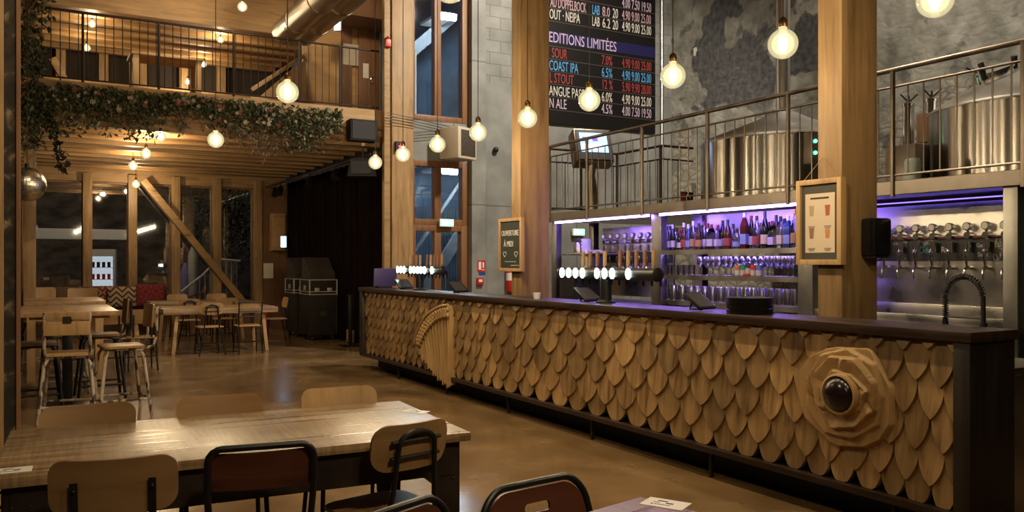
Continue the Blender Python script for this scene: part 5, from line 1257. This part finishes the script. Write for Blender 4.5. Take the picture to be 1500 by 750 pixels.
sprays = [(2.9, 3.05, .12), (3.05, 2.98, .1), (3.25, 3.1, .12), (2.72, 3.2, .1), (1.45, 3.25, .09), (1.2, 3.2, .08), (3.55, 3.2, .1), (1.9, 3.3, .08)]
def spt(r):
    x, zz, w_ = r.choice(sprays); f = r.random(); return (x + r.gauss(0, .05) * (1 - .5 * f), 12.85 + r.gauss(0, .05), 3.6 * (1 - f) + zz * f)
obj('trailing_sprays', leafmesh(spt, 620, .042, gr), noisy('dried_spray', [(.3, (.07, .05, .028)), (.7, (.19, .15, .09))], (1, 1, 1), 5, .8), garl, False)
for k, (n_, c_, lab_, x0, x1) in enumerate(((44, (.36, .31, .22), 'cream dried flower', .2, 4.1), (20, (.24, .06, .04), 'rust red flower', .5, 3.4), (9, (.32, .16, .12), 'dusty pink flower', 1.9, 3.6))):
    b = B()
    for q in range(6):
        a = q * PI / 3; vs = [b.verts.new((rr_ * math.cos(a + da), -dy, rr_ * math.sin(a + da))) for rr_, da, dy in ((.1, 0, 0), (.8, -.4, .3), (1.1, 0, .5), (.8, .4, .3))]; b.faces.new(vs)
    sphere(b, (0, -.2, 0), .3, 8, 5)
    f0 = obj('flower', b, mat(lab_.replace(' ', '_'), c_, .8), garl)
    for i in range(n_):
        f = f0 if i == 0 else f0.copy()
        if i: C.objects.link(f); f.parent = garl
        x = gr.uniform(x0, x1); f.location = (x, 12.74 + gr.uniform(-.03, .03), 3.80 - abs(gr.gauss(0, .35)) * hang(x) * 1.6)
        f.scale = (gr.uniform(.020, .040),) * 3; f.rotation_euler = (gr.uniform(-.6, .6), gr.uniform(0, 3), gr.uniform(-.6, .6)); f['label'] = lab_
vine = thing('climbing_vine', 'leafy vine wrapped round the slim timber post at the left end of the balcony', 'vine', (0, 0, 0))
def vpt(r):
    z = r.uniform(3.0, 6.6); a = r.uniform(0, 6.28); q = r.uniform(.10, .24) * (1.25 if z > 4.6 else .9); return (-.03 + q * math.cos(a), 12.98 + q * .7 * math.sin(a), z)
obj('foliage', leafmesh(vpt, 2300, .06, gr), leaf_m, vine, False)
def vpt2(r):
    f = r.random(); return (.22 + .18 * f + r.gauss(0, .03), 12.85 + r.gauss(0, .05), 3.5 - .85 * f)
obj('hanging_strand', leafmesh(vpt2, 170, .06, gr), mat('dark_leaf', (.018, .016, .008), .6), vine, False)
b = B(); tube(b, [(-.03 + .12 * math.cos(a * 2.2), 12.98 + .12 * math.sin(a * 2.2), 3.0 + a * .36) for a in [i * .12 for i in range(84)]], .012, 6); obj('stem', b, W['redwood'], vine)
# mirror ball
p = _pt(40, 270, 10.6); t = thing('mirror_ball', 'silver mirror ball hanging beside the left timber post', 'mirror ball', (p.x, p.y, p.z))
mb = B(); sphere(mb, (0, 0, 0), .215, 40, 24)
obj('ball', mb, noisy('mirror_tiles', [(.3, (.5, .46, .40)), (.7, (.75, .7, .62))], (1, 1, 1), 40, .30, .06, 0, 1), t, True, 2); obj('cord', tube(B(), [(0, 0, .2), (0, 0, 7.2 - p.z)], .006, 6), cord_m, t); obj('mount', cyl(B(), (0, 0, .205), (0, 0, .26), .03), black, t)

# ================================================================ OUTSIDE BEHIND THE GLASS
b = B(); p0 = onY(50, 342, 25); p1 = onY(186, 342, 25)
for k in range(46): x = p0.x + (p1.x - p0.x) * k / 46; box(b, x, x + (p1.x - p0.x) / 56, 24.98, 25.02, p0.z - .13, p0.z + .13)
box(b, p0.x, p1.x, 25.02, 25.08, p0.z - .14, p0.z + .14)
tag(obj('slatted_canopy', b, white, None, False), 'pale slatted canopy edge outside, behind the left panes of the glazed wall', 'canopy')
fr = onY(148, 390, 23.5); t = thing('drinks_fridge', 'lit glass front drinks fridge seen through the glazed back wall', 'fridge', (fr.x, 23.5, 0), -8)
b = B(); box(b, -.33, .33, .05, .6, 0, 1.80); box(b, -.33, -.27, -.02, .05, 0, 1.8); box(b, .27, .33, -.02, .05, 0, 1.8); box(b, -.27, .27, -.02, .05, 1.62, 1.8); box(b, -.27, .27, -.02, .05, 0, .25); obj('cabinet', b, white, t, False)
obj('lit_back', box(B(), -.27, .27, .04, .05, .25, 1.62), mat('fridge_light', (.8, .9, 1), .5, 0, (.62, .74, .85), .34), t, False)
for z in (.45, .75, 1.05, 1.35): obj('shelf', box(B(), -.27, .27, -.02, .045, z - .015, z), white, t, False)
b = B()
for z, xs_ in ((.75, (-.2, -.1, 0, .1, .2)), (1.05, (-.18, -.06, .06, .18))):
    for x in xs_: cyl(b, (x, .0, z), (x, .0, z + .13), .038, 10)
obj('red_bottles', b, red, t)
b = B()
for z, xs_ in ((.45, (-.2, -.1, 0, .1, .2)), (1.35, (-.18, -.06, .06, .18))):
    for x in xs_: cyl(b, (x, .0, z), (x, .0, z + .13), .038, 10)
obj('dark_bottles', b, blackmat, t)
p0 = onY(266, 405, 22.0); p1 = onY(352, 392, 22.0)
t = thing('outdoor_railing', 'pale metal railing of a sloping ramp outside the glazed back wall', 'railing', (p0.x, 22, 0))
W_ = p1.x - p0.x
b = B(); tube(b, [(0, 0, .75), (W_ * .35, 0, 1.15), (W_ * .62, 0, 1.55), (W_, 0, 1.50)], .03); obj('top_rail', b, white, t)
b = B(); tube(b, [(0, 0, .55), (W_, 0, 1.05)], .022); obj('red_rail', b, red, t)
for k in range(11):
    x = W_ * (k + .3) / 11; zt = .75 + (.8 * min(1, x / (W_ * .62))); obj('baluster', tube(B(), [(x, 0, .0), (x, 0, zt)], .018), white, t)
for px, c_, lab_, h_ in ((276, (.20, .17, .35), 'pale violet bollard sign outside the glazed back wall', 1.45), (283, (.35, .37, .30), 'furled pale parasol outside the glazed back wall', 1.9)):
    p = onY(px, 400, 23.2); b = B(); cyl(b, (0, 0, -.03), (0, 0, .6), .05, 12); lathe(b, [(0, .5), (.12, .55), (.13, h_ - .25), (.04, h_), (0, h_)], 14); small('furled_parasol' if 'parasol' in lab_ else 'bollard', b, mat('outside_%d' % px, c_, .6), lab_, 'parasol' if 'parasol' in lab_ else 'bollard', (p.x, 23.2 + (.5 if px == 276 else 0), 0))
p = onY(345, 300, 24); tr = thing('tree', 'dark leafy tree outside at the right of the glazed back wall', 'tree', (p.x, 25, 0))
obj('trunk', tube(B(), [(0, 0, -.03), (.05, 0, 1.5), (0, 0, 3)], [.1, .08, .05], 10), W['redwood'], tr)
obj('crown', leafmesh(lambda r: (r.gauss(0, .55), r.gauss(0, .5), 2.9 + r.gauss(0, .7)), 1400, .11, gr), mat('night_leaf', (.035, .045, .018), .7), tr, False)

# ================================================================ BULBS
LIGHTC = (1.0, .80, .51)
def bulb(loc, zc, label, power, group, r=.08):
    t = thing('pendant_bulb', label, 'pendant bulb', loc, 0, group)
    s = r / .08
    g = obj('globe', lathe(B(), [(0, -r)] + [(r * math.sin(R(a)), -r * math.cos(R(a))) for a in range(10, 160, 10)] + [(.026 * s, r * .98), (.022 * s, r * 1.12)], 28), globe_m, t)
    b = B(); tube(b, [(.020 * s * math.cos(i * .7), .020 * s * math.sin(i * .7), -.045 * s + i * .0021 * s) for i in range(44)], .0026 * s, 5); obj('filament', b, core_m, g)
    b = B(); lathe(b, [(.022 * s, r * 1.08), (.024 * s, r * 1.12), (.024 * s, r * 1.55), (.018 * s, r * 1.68), (.008, r * 1.8), (0, r * 1.8)], 16); obj('socket', b, socket_m, t)
    obj('cord', tube(B(), [(0, 0, r * 1.75), (0, 0, zc - loc[2])], .004, 6), cord_m, t)
    ld = bpy.data.lights.new('bulb_light', 'POINT'); ld.energy = power; ld.color = LIGHTC; ld.shadow_soft_size = .03 * s
    lo = bpy.data.objects.new('bulb_light', ld); C.objects.link(lo); lo.parent = t
    return t
PW = 30
ys = [2.325, 3.20, 4.09, 5.0, 5.87, 6.74, 7.61, 8.50, 9.34]
w9 = ['nearest bulb of the row over the bar, cut by the top edge', 'second of the row over the bar, before the flue pipe', 'third bulb of the row over the bar, right of the beer board', 'fourth of the row over the bar, before the beer board', 'fifth of the row over the bar, before the chalkboard column', 'sixth bulb of the row over the bar, right of the loudspeaker', 'seventh bulb of the row over the bar, left of the loudspeaker', 'eighth bulb of the row over the bar, by the pale column top', 'farthest bulb of the row over the bar, before the black curtain']
for y, w_ in zip(ys, w9): bulb((3.5, y, 2.63), 7.2, 'round filament bulb, ' + w_, PW, 'bulbs over the bar')
bulb((3.5, 1.45, 2.63), 7.2, 'round filament bulb over the near end of the bar, outside the picture', PW, 'bulbs over the bar')
for y, w_, p_ in ((6.04, 'large round filament bulb hanging in front of the balcony garland', 1), (8.73, 'round filament bulb hanging under the garland in front of the joists', 1), (3.35, 'round filament bulb above the foreground table, outside the picture', 1.5), (.8, 'round filament bulb behind the viewer, outside the picture', 1.4)):
    bulb((1.6, y, 2.68), 7.2, w_, PW * p_, 'bulbs along the tables')
for (px, py), Y, w_ in (((235, 200), 13.48, 'first bulb of the row under the balcony, nearest the garland'), ((214, 225), 14.2, 'second bulb of the row under the balcony'), ((195, 243), 16.03, 'third bulb of the row under the balcony'), ((199, 270), 18.52, 'last and lowest bulb of the row under the balcony, by the brace')):
    p = onY(px, py, Y); bulb(tuple(p), 3.52, 'round filament bulb, ' + w_, 38, 'bulbs under the balcony')
for (px, py), Y, w_ in (((355, 10), 12.6, 'hanging near the ducts, at the top edge'), ((135, 35), 16.9, 'upper one at the left of the upper floor'), ((127, 70), 18.2, 'lower one at the left of the upper floor'), ((323, 58), 17.0, 'below the big beam, left of the ducts'), ((298, 94), 18.9, 'small one over the middle of the upper railing'), ((275, 120), 19.2, 'smallest one low behind the upper railing')):
    p = onY(px, py, Y); bulb(tuple(p), 7.2 if Y < 16.2 else 6.12, 'round filament bulb, ' + w_, 22, 'bulbs on the upper floor', .07)

# ================================================================ UNSEEN LAMPS: MEZZANINE WORK LIGHTS AND ADDED FILLS
def lamp(kind, loc, target, energy, color, size=.3, spot=80, blend=.6):
    ld = bpy.data.lights.new('unseen_lamp', kind); ld.energy = energy; ld.color = color  # all of these are unseen lights without a modelled fixture
    if kind == 'SPOT': ld.spot_size = R(spot); ld.spot_blend = blend; ld.shadow_soft_size = size
    elif kind == 'AREA': ld.size = size
    else: ld.shadow_soft_size = size
    o = bpy.data.objects.new('unseen_lamp', ld); C.objects.link(o); o.location = loc
    o.rotation_euler = (Vector(target) - Vector(loc)).to_track_quat('-Z', 'Y').to_euler(); return o
NEU = (1.0, .90, .74)
lamp('SPOT', (7.2, 8.5, 7.0), (7.8, 12.9, 3.2), 720, NEU, .25, 110)
lamp('SPOT', (8.0, 6.0, 7.0), (11, 7.4, 4.0), 300, NEU, .25, 105)
lamp('SPOT', (7.2, 2.8, 7.0), (11, 4.2, 4.0), 200, NEU, .25, 100)
lamp('SPOT', (5.3, 6.5, 7.0), (6.6, 4.4, 1.4), 260, (1, .84, .62), .2, 70)  # unseen spot over the right tap wall
lamp('SPOT', (0.4, 4.0, 6.8), (2.2, 9.0, 0), 300, (1, .76, .46), .2, 80)  # fill spot added to brighten the floor and tables
lamp('SPOT', (1.2, -2.2, 5.5), (.7, 3.0, .6), 170, (1, .80, .54), .25, 42)  # fill added behind the camera for the foreground chair backs
lamp('SPOT', (2.4, 9.0, 6.9), (2.2, 16.3, 6.2), 160, (1, .8, .54), .2, 70)  # fill added to brighten the big upstairs beam
lamp('POINT', (2.0, 22.3, 5.2), (0, 0, 0), 110, (1, .8, .55), .2)  # outdoor fill added to lift the wall behind the glazing
lamp('SPOT', (3.9, 11.5, 6.6), (4.9, 15.5, 5.0), 120, (1, .8, .54), .15, 50)  # fill added to brighten the plywood on the balcony
lamp('POINT', (2.2, 15.0, 5.6), (0, 0, 0), 25, LIGHTC, .1)  # unseen point light on the upper floor

w = bpy.data.worlds.new('world'); sc.world = w; w.use_nodes = True
w.node_tree.nodes['Background'].inputs[0].default_value = (.01, .014, .025, 1); w.node_tree.nodes['Background'].inputs[1].default_value = 1
vs = sc.view_settings; vs.view_transform = 'Standard'; vs.look = 'None'; vs.gamma = 1; vs.exposure = 1.38; vs.use_curve_mapping = False
sc.cycles.use_denoising = True; sc.cycles.max_bounces = 8; sc.cycles.transparent_max_bounces = 24; sc.cycles.caustics_reflective = False; sc.cycles.caustics_refractive = False
sc.cycles.sample_clamp_indirect = 4
